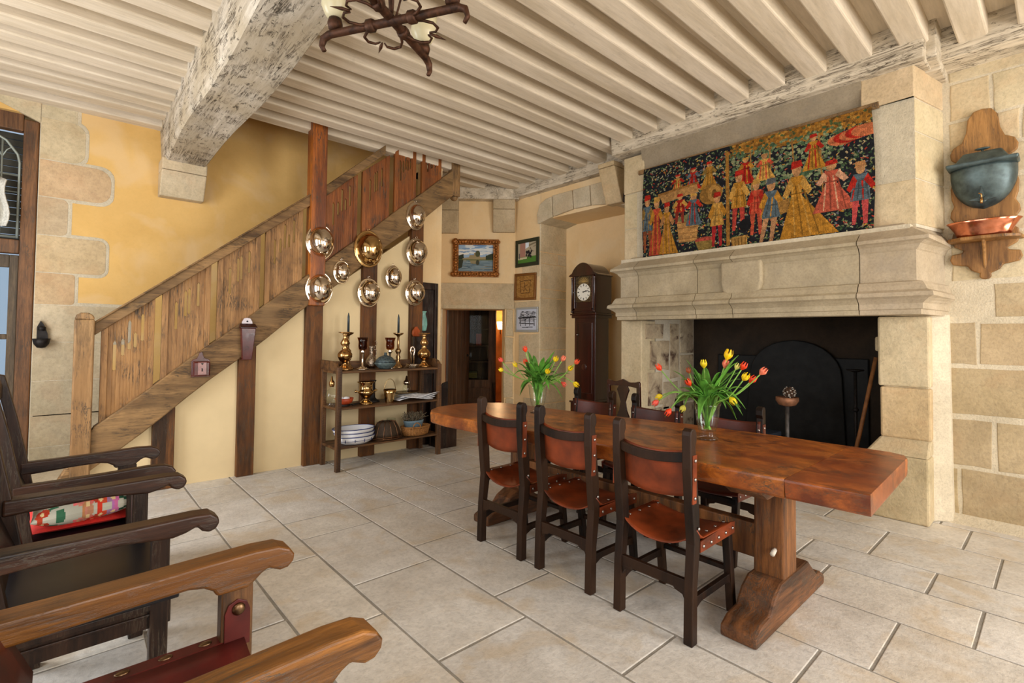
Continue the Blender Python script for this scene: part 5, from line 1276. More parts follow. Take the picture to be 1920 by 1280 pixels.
ell(ckd, .5, .62, .43, .345, (120, 98, 60)); ell(ckd, .5, .62, .41, .33, (232, 228, 214))
for k in range(12):
    a = k*PI/6; r1, r2_ = .28, .38; stroke(ckd, .5+r1*math.sin(a), .62-r1*.8*math.cos(a), .5+r2_*math.sin(a), .62-r2_*.8*math.cos(a), .035 if k % 3 else .045, (24, 20, 18))
painted('dial', ckd, lambda u, v: (-.168, .135-.27*u, 2.19-.34*v), CK)
mb = MB()
for a, l, w_ in ((math.radians(80), .085, .006), (math.radians(72), .055, .009)):
    mb.bar((-.176, 0, 1.98), (-.176, -l*math.sin(a), 1.98+l*math.cos(a)), w_, .003, (1, 0, 0))
mb.lathe([(0, 0), (.009, 0), (.009, .006), (0, .006)], 12, M=Matrix.Translation((-.174, 0, 1.98)) @ Matrix.Rotation(-PI/2, 4, 'Y')); mb.build('hands', M_iron, CK)
mb = MB(); mb.box((-.182, -.17, 1.74), (-.168, -.14, 2.19)); mb.box((-.182, .14, 1.74), (-.168, .17, 2.19)); mb.box((-.182, -.17, 1.73), (-.168, .17, 1.77))
mb.build('hood_door', M_clock, CK, bevel=.004)
mb = MB(); mb.ball((-.158, .115, 1.42), .012); mb.ball((-.19, .155, 1.98), .009); mb.build('brass_knobs', M_stud_n, CK)

# ------------------------------------------------------------------ pictures
def frame_on(name, loc_fn, w, h, fw, art, fmat, label, dep=.03, mat_c=None, tiltz=0.0, ornate=False, glass=False):
    """loc_fn(a, b, d): a to the viewer's left is +; centred frame"""
    c = loc_fn(0, 0, 0)
    o = empty(name, c, 0, label, 'picture')
    L = lambda a, b, d: tuple(Vector(loc_fn(a, b, d))-Vector(c))
    ct_, st_ = math.cos(tiltz), math.sin(tiltz)
    R = lambda a, b: (a*ct_-b*st_, a*st_+b*ct_)
    def bx(mb, a0, a1, b0, b1, d0, d1):
        mb.hexa([L(*R(a, b), d) for b, d, a in [(b0, d0, a0), (b0, d0, a1), (b0, d1, a1), (b0, d1, a0), (b1, d0, a0), (b1, d0, a1), (b1, d1, a1), (b1, d1, a0)]])
    mb = MB()
    bx(mb, -w/2, w/2, h/2-fw, h/2, .004, dep); bx(mb, -w/2, w/2, -h/2, -h/2+fw, .004, dep)
    bx(mb, -w/2, -w/2+fw, -h/2+fw, h/2-fw, .004, dep); bx(mb, w/2-fw, w/2, -h/2+fw, h/2-fw, .004, dep)
    if ornate:
        for k in range(60):
            t = k/60*2*(w+h); 
            if t < w: a, b = -w/2+t, h/2-fw*.5
            elif t < w+h: a, b = w/2-fw*.5, h/2-(t-w)
            elif t < 2*w+h: a, b = w/2-(t-w-h), -h/2+fw*.5
            else: a, b = -w/2+fw*.5, -h/2+(t-2*w-h)
            mb.ball(L(*R(a, b), dep), fw*random.uniform(.25, .48), 8, 6)
    mb.build('frame', fmat, o, bevel=.004)
    aw, ah = w-2*fw, h-2*fw
    painted('picture_surface', art, lambda u, v: L(*R(aw/2-aw*u, ah/2-ah*v), .012), o)
    mb = MB(); bx(mb, -w/2+.005, w/2-.005, -h/2+.005, h/2-.005, .002, .006); mb.build('backing', M_dark, o)
    return o
a1 = canvas(110, 90, (150, 176, 200))
for k in range(60): ell(a1, random.random(), random.uniform(0, .4), .12, .03, random.choice([(206, 214, 216), (226, 224, 214), (120, 150, 184)]))
poly(a1, [(0, .40), (.14, .34), (.16, .55), (0, .55)], (40, 48, 30)); poly(a1, [(.12, .5), (.3, .46), (.32, .38), (.45, .38), (.45, .3), (.6, .28), (.62, .46), (.8, .44), (.82, .55), (.12, .56)], (150, 134, 96))
ell(a1, .55, .33, .07, .12, (70, 74, 44)); poly(a1, [(.78, .4), (1, .3), (1, .62), (.78, .55)], (44, 54, 32)); poly(a1, [(0, .55), (1, .55), (1, 1), (0, 1)], (112, 132, 140)); poly(a1, [(0, .54), (1, .54), (1, .58), (0, .57)], (84, 92, 44))
for k in range(40): ell(a1, random.random(), random.uniform(.6, 1), .15, .012, random.choice([(140, 156, 160), (88, 108, 118), (150, 140, 110), (60, 84, 100)]))
poly(a1, [(.32, .58), (.62, .58), (.58, .72), (.36, .70)], (140, 128, 92)); ell(a1, .55, .66, .05, .1, (58, 60, 40)); poly(a1, [(0, .57), (.14, .57), (.1, .85), (0, .9)], (48, 52, 34))
frame_on('framed_painting', lambda a, b, d: PA(.601+a, 2.573+b, .005+d), .70, .575, .085, a1, M_gilded, 'oil painting of a castle across water in an ornate gilded frame', .045, ornate=True)
a2 = canvas(70, 60, (205, 214, 222)); poly(a2, [(0, 0), (1, 0), (1, .72), (0, .72)], (170, 158, 132)); poly(a2, [(.12, 0), (.42, 0), (.42, .72), (.12, .72)], (164, 120, 104)); poly(a2, [(.42, 0), (.6, 0), (.6, .22), (.42, .3)], (214, 224, 232)); poly(a2, [(0, .7), (1, .7), (1, 1), (0, 1)], (74, 120, 44)); poly(a2, [(.0, .72), (.5, .72), (.5, .8), (0, .82)], (196, 186, 150))
poly(a2, [(.6, .12), (1, .02), (1, .1), (.6, .2)], (120, 108, 84))
for k in range(16): ell(a2, random.uniform(.45, .78), random.uniform(.45, .76), .04, .07, random.choice([(28, 24, 28), (40, 26, 30), (20, 20, 30)]))
for k in range(8): ell(a2, random.uniform(.65, .95), random.uniform(.2, .5), .02, .03, (96, 84, 64))
stroke(a2, .08, .5, .08, .78, .05, (30, 34, 70))
PW = lambda y, z: (lambda a, b, d: (XF-.004-d, y+a, z+b))
frame_on('framed_photograph', PW(5.335, 2.635), .50, .41, .055, a2, plain('dark_green_mount', (38, 44, 26), .5), 'green mounted photograph of people before a castle, top of three small pictures', .02)
a3 = canvas(60, 60, (150, 106, 48))
for k in range(300): ell(a3, random.random(), random.random(), .05, .02, random.choice([(160, 116, 56), (134, 92, 40), (168, 126, 66)]))
for s_ in ((.22, .25, .78, .22), (.78, .22, .74, .78), (.74, .78, .26, .8), (.26, .8, .22, .25), (.45, .3, .42, .7), (.42, .5, .62, .45), (.5, .55, .6, .7)): stroke(a3, *s_, .03, (82, 52, 22))
frame_on('framed_marquetry', PW(5.365, 2.13), .455, .40, .035, a3, plain('brown_gilt_frame', (128, 84, 40), .3, .3), 'brown marquetry panel in a thin gilt frame, middle of three small pictures', .03, tiltz=.03)
a4 = canvas(70, 60, (190, 194, 206))
poly(a4, [(.1, .4), (.2, .15), (.5, .1), (.9, .12), (.92, .42), (.9, .6), (.1, .6)], (150, 152, 160))
for k in range(70): x, y = random.uniform(.1, .9), random.uniform(.1, .55); stroke(a4, x, y, x+random.uniform(.05, .15), y+random.uniform(-.03, .03), .02, random.choice([(40, 40, 44), (80, 82, 88), (206, 208, 214)]))
for x in (.15, .4, .62, .85): stroke(a4, x, .4, x+.03, .82, .03, (30, 30, 34))
stroke(a4, .05, .42, .95, .38, .06, (26, 26, 30)); stroke(a4, .1, .66, .9, .72, .04, (36, 36, 40)); stroke(a4, .25, .88, .8, .87, .03, (40, 40, 44))
frame_on('framed_woodcut', PW(5.325, 1.64), .475, .365, .03, a4, plain('pale_silver_frame', (176, 180, 178), .35, .4), 'black and white woodcut in a pale silver frame, lowest of three small pictures', .02)

# ------------------------------------------------------------------ tapestry (own generic composition)
tp = canvas(520, 270, (26, 30, 40)); rt = random.Random(11)
GR = [(56, 92, 62), (90, 124, 84), (120, 140, 96), (150, 158, 118), (40, 70, 60), (166, 176, 150)]
FLW = [(176, 60, 46), (196, 96, 76), (206, 190, 150), (120, 130, 160), (206, 160, 60)]
for k in range(3800):
    x, y = rt.random(), rt.random(); c = rt.choice(GR if rt.random() < .72 else FLW)
    a = rt.random()*3.1; r_ = rt.uniform(.003, .006); stroke(tp, x, y, x+.011*math.cos(a), y+.02*math.sin(a), r_, c)
poly(tp, [(.47, 0), (1, 0), (1, .10), (.75, .14), (.47, .10)], (170, 120, 44))
for k in range(300): x, y = rt.uniform(.45, 1), rt.uniform(.0, .14); ell(tp, x, y, .006, .01, rt.choice([(196, 150, 66), (110, 80, 36), (80, 100, 60), (150, 110, 50)]))
for k in range(420): x, y = rt.uniform(.44, .9), rt.uniform(.08, .45); ell(tp, x, y, .007, .012, rt.choice([(96, 128, 96), (120, 150, 118), (70, 104, 78), (150, 168, 130)]))
stroke(tp, .445, .05, .455, .95, .016, (176, 128, 56)); 
for x in (.55, .63, .72, .82): stroke(tp, x, .1, x+.01, .6, .006, (170, 128, 70))
def figure(cx, top, hgt, robe, trim, hat, lean=0.0, wide=.05, legs=None, hem=None):
    hd = hgt*.10; sx = wide
    robe2 = tuple(v*.72 for v in robe); skin = (206, 158, 110)
    if legs:
        poly(tp, [(cx-sx*.5, top+hgt*.55), (cx-sx*.05, top+hgt*.55), (cx-sx*.25+lean, top+hgt), (cx-sx*.5+lean, top+hgt)], legs); poly(tp, [(cx+sx*.05, top+hgt*.55), (cx+sx*.5, top+hgt*.55), (cx+sx*.5+lean, top+hgt), (cx+sx*.25+lean, top+hgt)], legs)
        b = top+hgt*.62
        poly(tp, [(cx-sx*.45, top+hgt*.19), (cx+sx*.45, top+hgt*.19), (cx+sx*.65, b), (cx-sx*.65, b)], robe)
    else:
        b = top+hgt; e = hem or sx*1.1
        poly(tp, [(cx-sx*.4, top+hgt*.19), (cx+sx*.4, top+hgt*.19), (cx+sx*.3, top+hgt*.45), (cx+e+lean, b), (cx-e+lean*.3, b), (cx-sx*.35, top+hgt*.45)], robe)
    for k in range(4):
        t = -.6+k*.4; stroke(tp, cx+t*sx*.5, top+hgt*.3, cx+t*(hem or sx)*.9+lean*.6, b-.01, .005, robe2 if k % 2 else trim)
    poly(tp, [(cx-sx*.45, top+hgt*.2), (cx-sx*.9, top+hgt*.42), (cx-sx*.65, top+hgt*.47), (cx-sx*.2, top+hgt*.3)], trim); poly(tp, [(cx+sx*.45, top+hgt*.2), (cx+sx*.95, top+hgt*.40), (cx+sx*.7, top+hgt*.46), (cx+sx*.2, top+hgt*.3)], trim)
    stroke(tp, cx-sx*.45, top+hgt*.42, cx+sx*.45, top+hgt*.42, .006, robe2)
    ell(tp, cx, top+hd, sx*.30, hd*.95, skin); poly(tp, [(cx-sx*.36, top+hd*.9), (cx-sx*.3, top-hd*.1), (cx+sx*.3, top-hd*.1), (cx+sx*.38, top+hd*.7)], hat)
gold = (198, 144, 50); gold2 = (214, 170, 84); red = (186, 40, 30); red2 = (206, 84, 60); blue = (88, 112, 130); olive = (150, 122, 60); rose = (196, 112, 90); tanc = (190, 140, 90)
# background row
for cx, t, h_, rb, tr, ht in ((.20, .15, .2, gold2, red, red), (.28, .12, .22, red, blue, red), (.36, .10, .26, gold, olive, red), (.53, .15, .25, red, gold, gold2), (.61, .16, .24, gold2, red2, tanc), (.80, .10, .3, gold, red, red)):
    figure(cx, t, h_, rb, tr, ht, 0, .04)
ell(tp, .37, .42, .055, .10, (156, 118, 56)); ell(tp, .385, .42, .03, .08, (190, 148, 78)); ell(tp, .385, .42, .012, .04, (120, 88, 40))
poly(tp, [(.10, .33), (.30, .29), (.31, .37), (.12, .42)], (190, 148, 92)); stroke(tp, .09, .32, .31, .28, .012, (160, 116, 60))
poly(tp, [(.13, .42), (.16, .42), (.15, .66), (.13, .66)], (170, 130, 74)); poly(tp, [(.27, .38), (.30, .38), (.30, .6), (.28, .6)], (170, 130, 74))
poly(tp, [(.20, .62), (.31, .62), (.30, .86), (.21, .86)], (196, 152, 92))
for k in range(4): stroke(tp, .20, .66+.055*k, .31, .66+.055*k, .004, (150, 110, 60))
ell(tp, .255, .62, .055, .035, (126, 128, 90)); ell(tp, .34, .86, .05, .03, (186, 82, 70)); poly(tp, [(.29, .87), (.39, .87), (.37, .97), (.31, .97)], (150, 130, 70))
for cx, t, h_, rb, tr, ht, ln, wd, lg, hm in ((.03, .30, .62, blue, olive, red, 0, .05, (150, 84, 50), None), (.085, .34, .62, red2, gold, gold2, .0, .05, None, .05), (.145, .42, .54, gold, tanc, red, .01, .045, None, .05), (.215, .36, .3, red, gold2, red, 0, .045, (140, 50, 40), None), (.285, .38, .32, blue, red, gold2, 0, .045, None, .04),
        (.40, .42, .52, gold2, gold, red, 0, .05, (186, 44, 50), .06), (.50, .26, .56, gold, gold2, red, .0, .052, (196, 70, 62), None), (.575, .38, .50, red2, red, gold2, .0, .045, (196, 84, 60), None), (.635, .40, .56, blue, gold, (90, 100, 110), -.02, .055, (196, 150, 110), None), (.735, .30, .66, gold, gold2, red, .07, .06, None, .085), (.86, .36, .42, (200, 96, 76), (224, 176, 146), red, .02, .06, None, .07), (.955, .42, .5, blue, red, tanc, 0, .05, (200, 80, 84), None)):
    figure(cx, t, h_, rb, tr, ht, ln, wd, lg, hm)
for k in range(5): a = k*.35; ell(tp, .90+.02*k, .20-.03*math.sin(a), .05, .05, red if k % 2 else (206, 120, 80))
poly(tp, [(.66, .62), (.71, .60), (.70, .72), (.67, .73)], (170, 130, 66)); poly(tp, [(.47, .88), (.54, .87), (.535, .99), (.475, .99)], (186, 146, 76))
for k in range(5): stroke(tp, .47+.015*k, .89, .475+.014*k, .99, .004, (130, 96, 44))
ell(tp, .53, .78, .025, .06, (20, 22, 28))
_h, _w, _ = tp.shape
_n = rng.rand(_h, _w, 1)*.34+.66; _b = rng.rand(_h//6+1, _w//6+1, 1).repeat(6, 0).repeat(6, 1)[:_h, :_w]*.26+.80
_st = (np.arange(_w) % 3 == 0)[None, :, None]*-.08+1
tp = tp*_n*_b*_st*np.array([.98, .92, .86])+np.array([8, 7, 5])
TPO = empty('tapestry', (4.70, 2.03, 2.75), 0, 'colourful woven tapestry of figures in a garden hanging on the chimney breast', 'tapestry')
def TPf(u, v):
    y = 3.075-2.075*u; zt = 3.235+.0*u; zb = 2.235
    y += .02*math.sin(v*3)*(1-2*u)
    z = zt+(zb-zt)*v-.012*math.sin(u*PI)*v
    return (XP-.045-.02*v+.012*math.sin(u*19+v*2)*v-4.70, y-2.03, z-2.75)
painted('woven_cloth', tp, TPf, TPO, M_cloth, .006)
mb = MB(); mb.bar((4.725-4.70, 3.16-2.03, 3.225-2.75), (4.725-4.70, .955-2.03, 3.245-2.75), .03, .05); mb.build('hanging_pole', M_oakx, TPO, bevel=.006)

# ------------------------------------------------------------------ wall fountain
FO = empty('wall_fountain', (5.19, .40, 2.2), 0, 'shaped oak wall board holding the lavabo beside the chimney breast', 'wall fountain')
half = [(0, .965), (.05, .955), (.085, .90), (.095, .80), (.12, .73), (.17, .70), (.19, .655), (.185, .61), (.155, .585), (.12, .57), (.15, .50), (.175, .44), (.19, .36), (.185, .26), (.17, .20), (.19, .15), (.195, .10), (.175, .06), (.14, .04), (.15, -.02), (.18, -.05), (.19, -.11), (.175, -.17), (.12, -.21), (.13, -.23), (.19, -.24), (.20, -.29), (.185, -.33), (.13, -.345), (.10, -.35), (.08, -.39), (.05, -.41), (.03, -.42), (.035, -.45), (.02, -.47), (0, -.475)]
half = [(a, b-.0) for a, b in half]
half = [(a, b if b > .5 else -.34+(b+.475)*(.84/.975)) for a, b in half]
full = half+[(-a, b) for a, b in half[::-1][1:-1]]
mb = MB(); mb.prism([(a, .155*0+b+.125*0) for a, b in full], 'x', -.03, -.0); mb.build('back_board', M_fount, FO, bevel=.008)
def dome(u, v):
    a = (u-.5)*PI
    # shield shaped tank, v 0 top .. 1 bottom
    w_ = .185*(1-(max(0, v-.12)/.88)**2.3)**.6 if v > .12 else .185
    z = .505-.31*v
    return (-.03-.15*(1-(v*.75)**2)*math.cos(a)**.8*(w_/.185)**.5, -w_*math.sin(a), z)
mb = MB(); mb.sheet(dome, 22, 16); mb.build('water_tank', M_zinc, FO, solid=.004)
mb = MB(); mb.hexa([(-.20, -.195, .50), (-.03, -.195, .50), (-.03, .195, .50), (-.20, .195, .50), (-.21, -.20, .53), (-.03, -.20, .53), (-.03, .20, .53), (-.21, .20, .53)]); mb.hexa([(-.19, -.15, .53), (-.03, -.15, .53), (-.03, .15, .53), (-.19, .15, .53), (-.12, -.105, .615), (-.03, -.105, .615), (-.03, .105, .615), (-.12, .105, .615)])
mb.build('tank_lid', M_zinc, FO, bevel=.01)
mb = MB(); mb.tube([(-.07, 0, .60), (-.07, 0, .635)], .008, 8); mb.ball((-.07, 0, .645), (.02, .045, .01)); mb.build('lid_knob', M_zinc, FO)
mb = MB(); mb.lathe([(0, 0), (.03, .0), (.03, .01), (0, .012)], 8, M=Matrix.Translation((-.15, 0, .245)) @ Matrix.Rotation(-PI/2, 4, 'Y'))
for a in (0, PI/2, PI): mb.prism([(math.cos(a)*.01+math.sin(a)*.015, .245+math.sin(a)*.01-math.cos(a)*.015), (math.cos(a)*.075, .245+math.sin(a)*.1), (math.cos(a)*.01-math.sin(a)*.015, .245+math.sin(a)*.01+math.cos(a)*.015)], 'x', -.165, -.15)
mb.build('tap_rosette', M_zinc, FO)
mb = MB(); mb.tube([(-.15, 0, .245), (-.20, 0, .24), (-.205, 0, .205)], .008, 8); mb.tube([(-.195, 0, .245), (-.195, 0, .275), (-.195, .015, .285)], .005, 6); mb.build('brass_tap', M_brass, FO)
mb = MB(); mb.prism([(-.0, -.21), (-.03, -.21), (-.14, -.20), (-.20, -.12), (-.21, 0), (-.20, .12), (-.14, .20), (-.03, .21), (0, .21)], 'z', -.055, -.03); mb.prism([(-.03, -.03), (-.15, -.055), (-.10, -.12), (-.06, -.19), (-.03, -.26)], 'y', -.009, .009); mb.build('bracket_shelf', M_fount, FO, bevel=.006)
cbn = empty('copper_basin', (5.08, .40, 2.171), 0, 'polished copper basin standing on the bracket of the wall fountain', 'basin')
mb = MB(); mb.lathe([(0, 0), (.14, 0), (.15, .01), (.165, .05), (.195, .10), (.21, .115), (.206, .12), (.19, .105), (.158, .05), (.14, .012), (0, .012)], 36, sx=.5); mb.build('basin', M_copper, cbn)

# ------------------------------------------------------------------ things in the fireplace
an = empty('firedog', (5.24, 1.82, 0.02), 0, 'tall iron firedog with a cup holding the pine cone', 'firedog')
mb = MB(); mb.tube([(0, 0, .06), (0, 0, .73)], .020, 10); mb.tube([(-.02, -.12, 0), (-.01, -.06, .05), (0, 0, .08), (-.01, .06, .05), (-.02, .12, 0)], .014, 8); mb.tube([(0, 0, .06), (.4, 0, .06), (.42, 0, 0)], .014, 8); mb.tube([(0, 0, .38), (-.03, .05, .40), (-.01, .08, .44)], .009, 6); mb.build('iron_stem', plain('grey_iron', (88, 84, 82), .5, .7, .2, .2), an)
mb = MB(); mb.lathe([(.02, .72), (.075, .735), (.10, .775), (.10, .81), (.092, .81), (.07, .76), (0, .75)], 20); mb.build('cup', plain('rust_brown_cup', (150, 104, 76), .55, .4, .2, .2), an)
pc = empty('pine_cone', (5.24, 1.80, .80), 0, 'pine cone with pale scale tips lying in the firedog cup', 'pine cone')
mb = MB()
for i in range(9):
    z = .02+i*.013; r_ = .052*math.sin(PI*(i+1.2)/11); n = max(5, int(r_*210))
    for k in range(n):
        a = 2*PI*k/n+i*.5; mb.ball((r_*math.cos(a), r_*math.sin(a), z), (.009, .009, .006), 6, 4, m=k % 2)
mb.ball((0, 0, .07), (.04, .04, .05), 10, 8); mb.build('scales', [plain('cone_scale', (84, 60, 44), .8), plain('cone_tip', (190, 182, 170), .8)], pc)
an = empty('firedog', (5.50, 1.32, 0.02), 0, 'slender black iron spit stand with flat top near the broom', 'firedog')
mb = MB(); mb.tube([(0, 0, 0), (0, 0, 1.08)], .014, 8); mb.lathe([(.018, 1.07), (.07, 1.085), (.07, 1.095), (0, 1.095)], 16); mb.lathe([(.014, .70), (.028, .72), (.014, .74)], 10); mb.tube([(-.02, -.12, 0), (0, 0, .08), (-.02, .12, 0)], .012, 8); mb.build('iron_stem', M_iron, an)
an = empty('firedog', (4.98, 2.52, 0.0), 0, 'thin black iron firedog with ball finials left of the near tulips', 'firedog')
mb = MB(); mb.tube([(0, 0, 0), (0, 0, .82)], .009, 8); mb.ball((0, 0, .84), .018); mb.ball((0, 0, .74), .014); mb.tube([(0, -.1, 0), (0, 0, .1), (0, .1, 0)], .01, 8); mb.build('iron_stem', M_iron, an)
br = empty('broom_handle', (5.22, 1.32, 0.02), 0, 'long bare wooden pole leaning in the right corner of the hearth', 'pole')
mb = MB(); mb.tube([(0, 0.02, .0), (.05, -.085, .55), (.09, -.2, 1.22)], .016, 10); mb.build('pole', plain('brown_pole', (140, 92, 52), .6, 0, .1, .15), br)
cb = empty('coal_bucket', (5.05, 2.02, 0.0), 0, 'blue grey metal log bin on the hearth behind the table', 'bin')
mb = MB(); mb.hexa([(-.13, -.13, 0), (.13, -.13, 0), (.13, .13, 0), (-.13, .13, 0), (-.16, -.16, .50), (.16, -.16, .50), (.16, .16, .50), (-.16, .16, .50)]); mb.build('bin_body', plain('blue_grey_metal', (46, 54, 66), .45, .5), cb, bevel=.01)

# ------------------------------------------------------------------ chandelier
CH = empty('chandelier', (1.09, 2.07, 2.85), math.atan2(-.64, .37), 'wrought iron cross chandelier with scrolls and opal glass shades', 'chandelier')
mb0 = None
for i in range(2):
    mb = MB()
    w_, h_ = .038, .020
    pl = [(-.37, -.075, .012), (-.385, -.05, .014), (-.375, -.015, .018), (-.34, 0, .02), (0, 0, .022), (.34, 0, .02), (.375, -.015, .018), (.385, -.05, .014), (.37, -.075, .012)]
    if i == 0: pl = [(-.37, -.075, .012), (-.385, -.05, .014), (-.375, -.015, .018), (-.34, 0, .02), (0, 0, .022), (.34, 0, .02), (.375, -.015, .018), (.385, -.05, .014), (.37, -.075, .012)]
    pts = [(x, 0, z) for x, z, r_ in pl]
    mb.tube(pts, [r_ for *_, r_ in pl], 8, flat=.8)
    for s_ in (-1, 1): mb.lathe([(.026, -.02), (.03, -.015), (.03, .015), (.026, .02)], 8, M=Matrix.Translation((s_*.11, 0, 0)) @ Matrix.Rotation(PI/2, 4, 'Y'))
    o = mb.build('arm', M_rust, CH); o.rotation_euler = (0, 0, i*PI/2); o.location = (0, 0, i*.012)
for q_ in range(4):
    mb = MB(); a0 = q_*PI/2
    pts = []
    for k in range(9): a = PI*1.15-k/8*PI*1.25; pts.append((.10+.052+.052*math.cos(a), .05+.052*math.sin(a)*1.0+.01, 0))
    P1 = [(.10, .02, 0), (.115, .06, 0), (.15, .085, 0), (.185, .08, 0), (.20, .055, 0)]
    th = lambda x, y: (x, y, -.01)
    A_ = [(.11, .015), (.15, .03), (.185, .06), (.19, .10), (.165, .125), (.135, .12)]
    B_ = [(y, x) for x, y in A_]
    mb.tube([(x, y, -.005) for x, y in A_], [.007, .007, .007, .007, .006, .004], 6); mb.tube([(x, y, -.005) for x, y in B_], [.007, .007, .007, .007, .006, .004], 6)
    mb.tube([(.13, .13, -.005), (.155, .155, -.007), (.19, .19, -.012)], [.005, .009, .001], 6)
    o = mb.build('scroll', M_rust, CH); o.rotation_euler = (0, 0, a0)
    cup = MB(); cup.lathe([(.008, .015), (.03, .02), (.036, .045), (.03, .07), (.0, .07)], 16); o = cup.build('candle_cup', M_rust, CH); 
    x, y = .31*math.cos(a0), .31*math.sin(a0); o.location = (x, y, 0)
    g_ = MB(); g_.lathe([(.022, .07), (.045, .085), (.065, .13), (.062, .18), (.070, .205), (.066, .205), (.058, .18), (.06, .13), (.04, .09), (.0, .08)], 24); o = g_.build('glass_shade', M_frost, CH); o.location = (x, y, 0)
mb = MB(); mb.tube([(0, 0, .0), (0, 0, .25)], .010, 8)
for s_ in range(4): a = s_*PI/2+PI/4; mb.tube([(.0, 0, .25), (.05*math.cos(a), .05*math.sin(a), .15), (.02*math.cos(a), .02*math.sin(a), .02)], .005, 6)
for k in range(20):
    z = .26+k*.033; mb.tube([((.010*math.cos(t*PI/4) if k % 2 else 0), (0 if k % 2 else .010*math.cos(t*PI/4)), z+.022*math.sin(t*PI/4)) for t in range(9)], .003, 5)
mb.build('hanging_chain', M_rust, CH)

# ------------------------------------------------------------------ passage furniture
def P3(a, b, d): return Vector(PA(a, b, d))
pd = empty('plank_door', PA(1.08, 0, -.36), math.atan2(AD.y, AD.x), 'open brown plank door inside the low stone doorway', 'door')
# local frame: +x along AD, +y = rotated 90deg -> -AN direction is away from camera
def loc2(a, d): return (a-1.08, -(d+.36)) if False else (a-1.08, (d+.36))
sgn = 1.0 if Vector((-AD.y, AD.x, 0)).dot(AN) > 0 else -1.0
L2 = lambda a, b, d: (a-1.08, sgn*(d+.36), b)
mb = MB()
n = 5; p0, p1 = (1.06, -.43), (.79, -1.17)
for k in range(n):
    t0, t1 = k/n+.004, (k+1)/n-.004
    A_ = (p0[0]+(p1[0]-p0[0])*t0, p0[1]+(p1[1]-p0[1])*t0); B_ = (p0[0]+(p1[0]-p0[0])*t1, p0[1]+(p1[1]-p0[1])*t1); th = (.035, .012)
    mb.hexa([L2(A_[0], .01, A_[1]), L2(B_[0], .01, B_[1]), L2(B_[0]+th[0], .01, B_[1]+th[1]), L2(A_[0]+th[0], .01, A_[1]+th[1]), L2(A_[0], 1.85, A_[1]), L2(B_[0], 1.85, B_[1]), L2(B_[0]+th[0], 1.85, B_[1]+th[1]), L2(A_[0]+th[0], 1.85, A_[1]+th[1])])
mb.build('planks', M_plank, pd)
mb = MB(); mb.ball(L2(.815, 1.05, -1.10), .022); mb.build('iron_latch', M_iron, pd)
M_cabg = thinglass('cabinet_glass', (.8, .82, .8)); M_cabg.node_tree.nodes['Math.001'].inputs[1].default_value = .2; M_cabg.node_tree.nodes['Math.001'].inputs[2].default_value = .006
cbn = empty('glazed_cabinet', PA(.64, 0, -1.45), math.atan2(AD.y, AD.x), 'oak cabinet with a glass door and books inside, seen through the doorway', 'cabinet')
L3 = lambda a, b, d: (a-.55, sgn*(d+1.45), b)
def cbox(mb, a0, a1, b0, b1, d0, d1): mb.hexa([L3(a0, b0, d1), L3(a1, b0, d1), L3(a1, b0, d0), L3(a0, b0, d0), L3(a0, b1, d1), L3(a1, b1, d1), L3(a1, b1, d0), L3(a0, b1, d0)])
mb = MB(); cbox(mb, .24, .30, 0, 2.3, -1.6, -1.2); cbox(mb, .90, .95, 0, 2.3, -1.6, -1.2); cbox(mb, .24, .95, 0, .58, -1.6, -1.2); cbox(mb, .24, .95, 0, 2.3, -1.62, -1.6); cbox(mb, .24, .95, 2.0, 2.3, -1.6, -1.2); cbox(mb, .30, .36, .5, 2.1, -1.25, -1.19); cbox(mb, .84, .90, .5, 2.1, -1.25, -1.19); cbox(mb, .36, .84, .50, .62, -1.25, -1.19); cbox(mb, .45, .452, 0.02, .03, -1.25, -1.19)
for z in (.92, 1.20, 1.50): cbox(mb, .30, .90, z, z+.02, -1.58, -1.28)
mb.build('carcass', M_plank, cbn, bevel=.004)
mb = MB(); cbox(mb, .33, .86, .30, .48, -1.2, -1.185); cbox(mb, .33, .86, .08, .27, -1.2, -1.185); mb.build('drawer_front', M_plank, cbn, bevel=.006)
mb = MB(); cbox(mb, .36, .84, .62, 2.0, -1.225, -1.22); mb.build('glass_door', M_cabg, cbn)
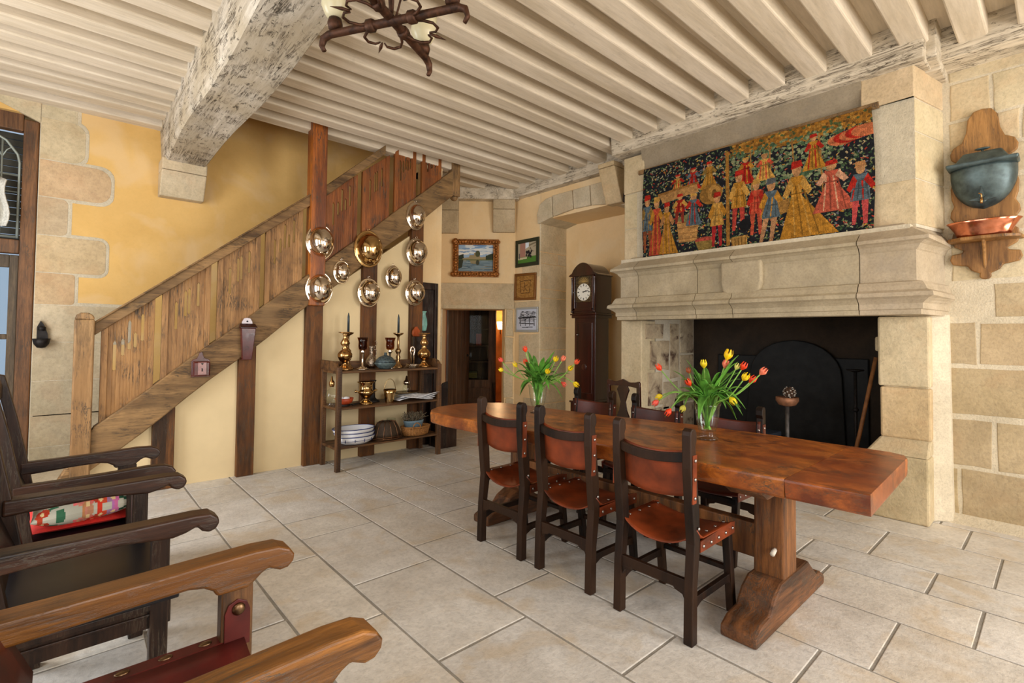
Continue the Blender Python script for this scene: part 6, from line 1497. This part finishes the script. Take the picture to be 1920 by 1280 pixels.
def books(a0, b0, n, cols, h_, label, lay=False):
    o = empty('row_of_books', PA(a0+.09, b0, -1.45), math.atan2(AD.y, AD.x), label, 'books')
    mb = MB(); x = 0
    for k in range(n):
        w_ = random.uniform(.025, .045); c = lin(random.choice(cols))
        if lay: mb.box((-.09, -.05, k*.03), (.09, .10, k*.03+.026), 0, c)
        else: mb.box((x, -.05, 0), (x+w_-.003, .08, h_*random.uniform(.9, 1.05)), 0, c); x += w_
    mb.build('bindings', M_vc, o)
books(.74, 1.52, 1, [(120, 96, 72)], .0, 'brown box on the top shelf of the passage cabinet')
books(.50, 1.22, 3, [(150, 60, 40), (166, 80, 50)], .20, 'row of red books on the upper shelf of the passage cabinet')
books(.74, .94, 3, [(150, 140, 126), (120, 110, 100)], .2, 'row of grey books on the middle shelf of the passage cabinet')
books(.66, .64, 4, [(140, 130, 70), (90, 90, 60), (120, 110, 90)], .2, 'stack of olive books at the bottom of the passage cabinet', True)
scn = empty('wall_sconce', PA(.29, 1.60, -2.9), math.atan2(AD.y, AD.x), 'lit wall sconce glowing in the passage', 'wall lamp')
mb = MB(); mb.lathe([(.05, -.07), (.075, .09), (.07, .09), (.045, -.07)], 20, sy=1); mb.build('shade', M_lamp, scn)
mb = MB(); mb.tube([(0, 0, -.02), (0, 0, -.13), (0, -sgn*.08, -.16), (0, -sgn*.19, -.12)], .012, 8); mb.build('bracket', M_iron, scn)
pl_ = bpy.data.lights.new('sconce_bulb', 'POINT'); pl_.energy = 22; pl_.color = (1, .66, .34); pl_.shadow_soft_size = .1
po = bpy.data.objects.new('sconce_bulb', pl_); COL.objects.link(po); po.location = PA(.30, 1.80, -2.75)
rug = MB(); cb_ = [PA(-.1, 0, -1.5), PA(.45, 0, -1.5), PA(.45, 0, -3.0), PA(-.1, 0, -3.0)]
rug.hexa([tuple(p) for p in cb_]+[(p[0], p[1], .012) for p in cb_]); tag(rug.build('rug', plain('dark_red_rug', (92, 30, 30), .95, 0, .5, .4, 30)), 'dark red patterned rug on the passage floor', 'rug')
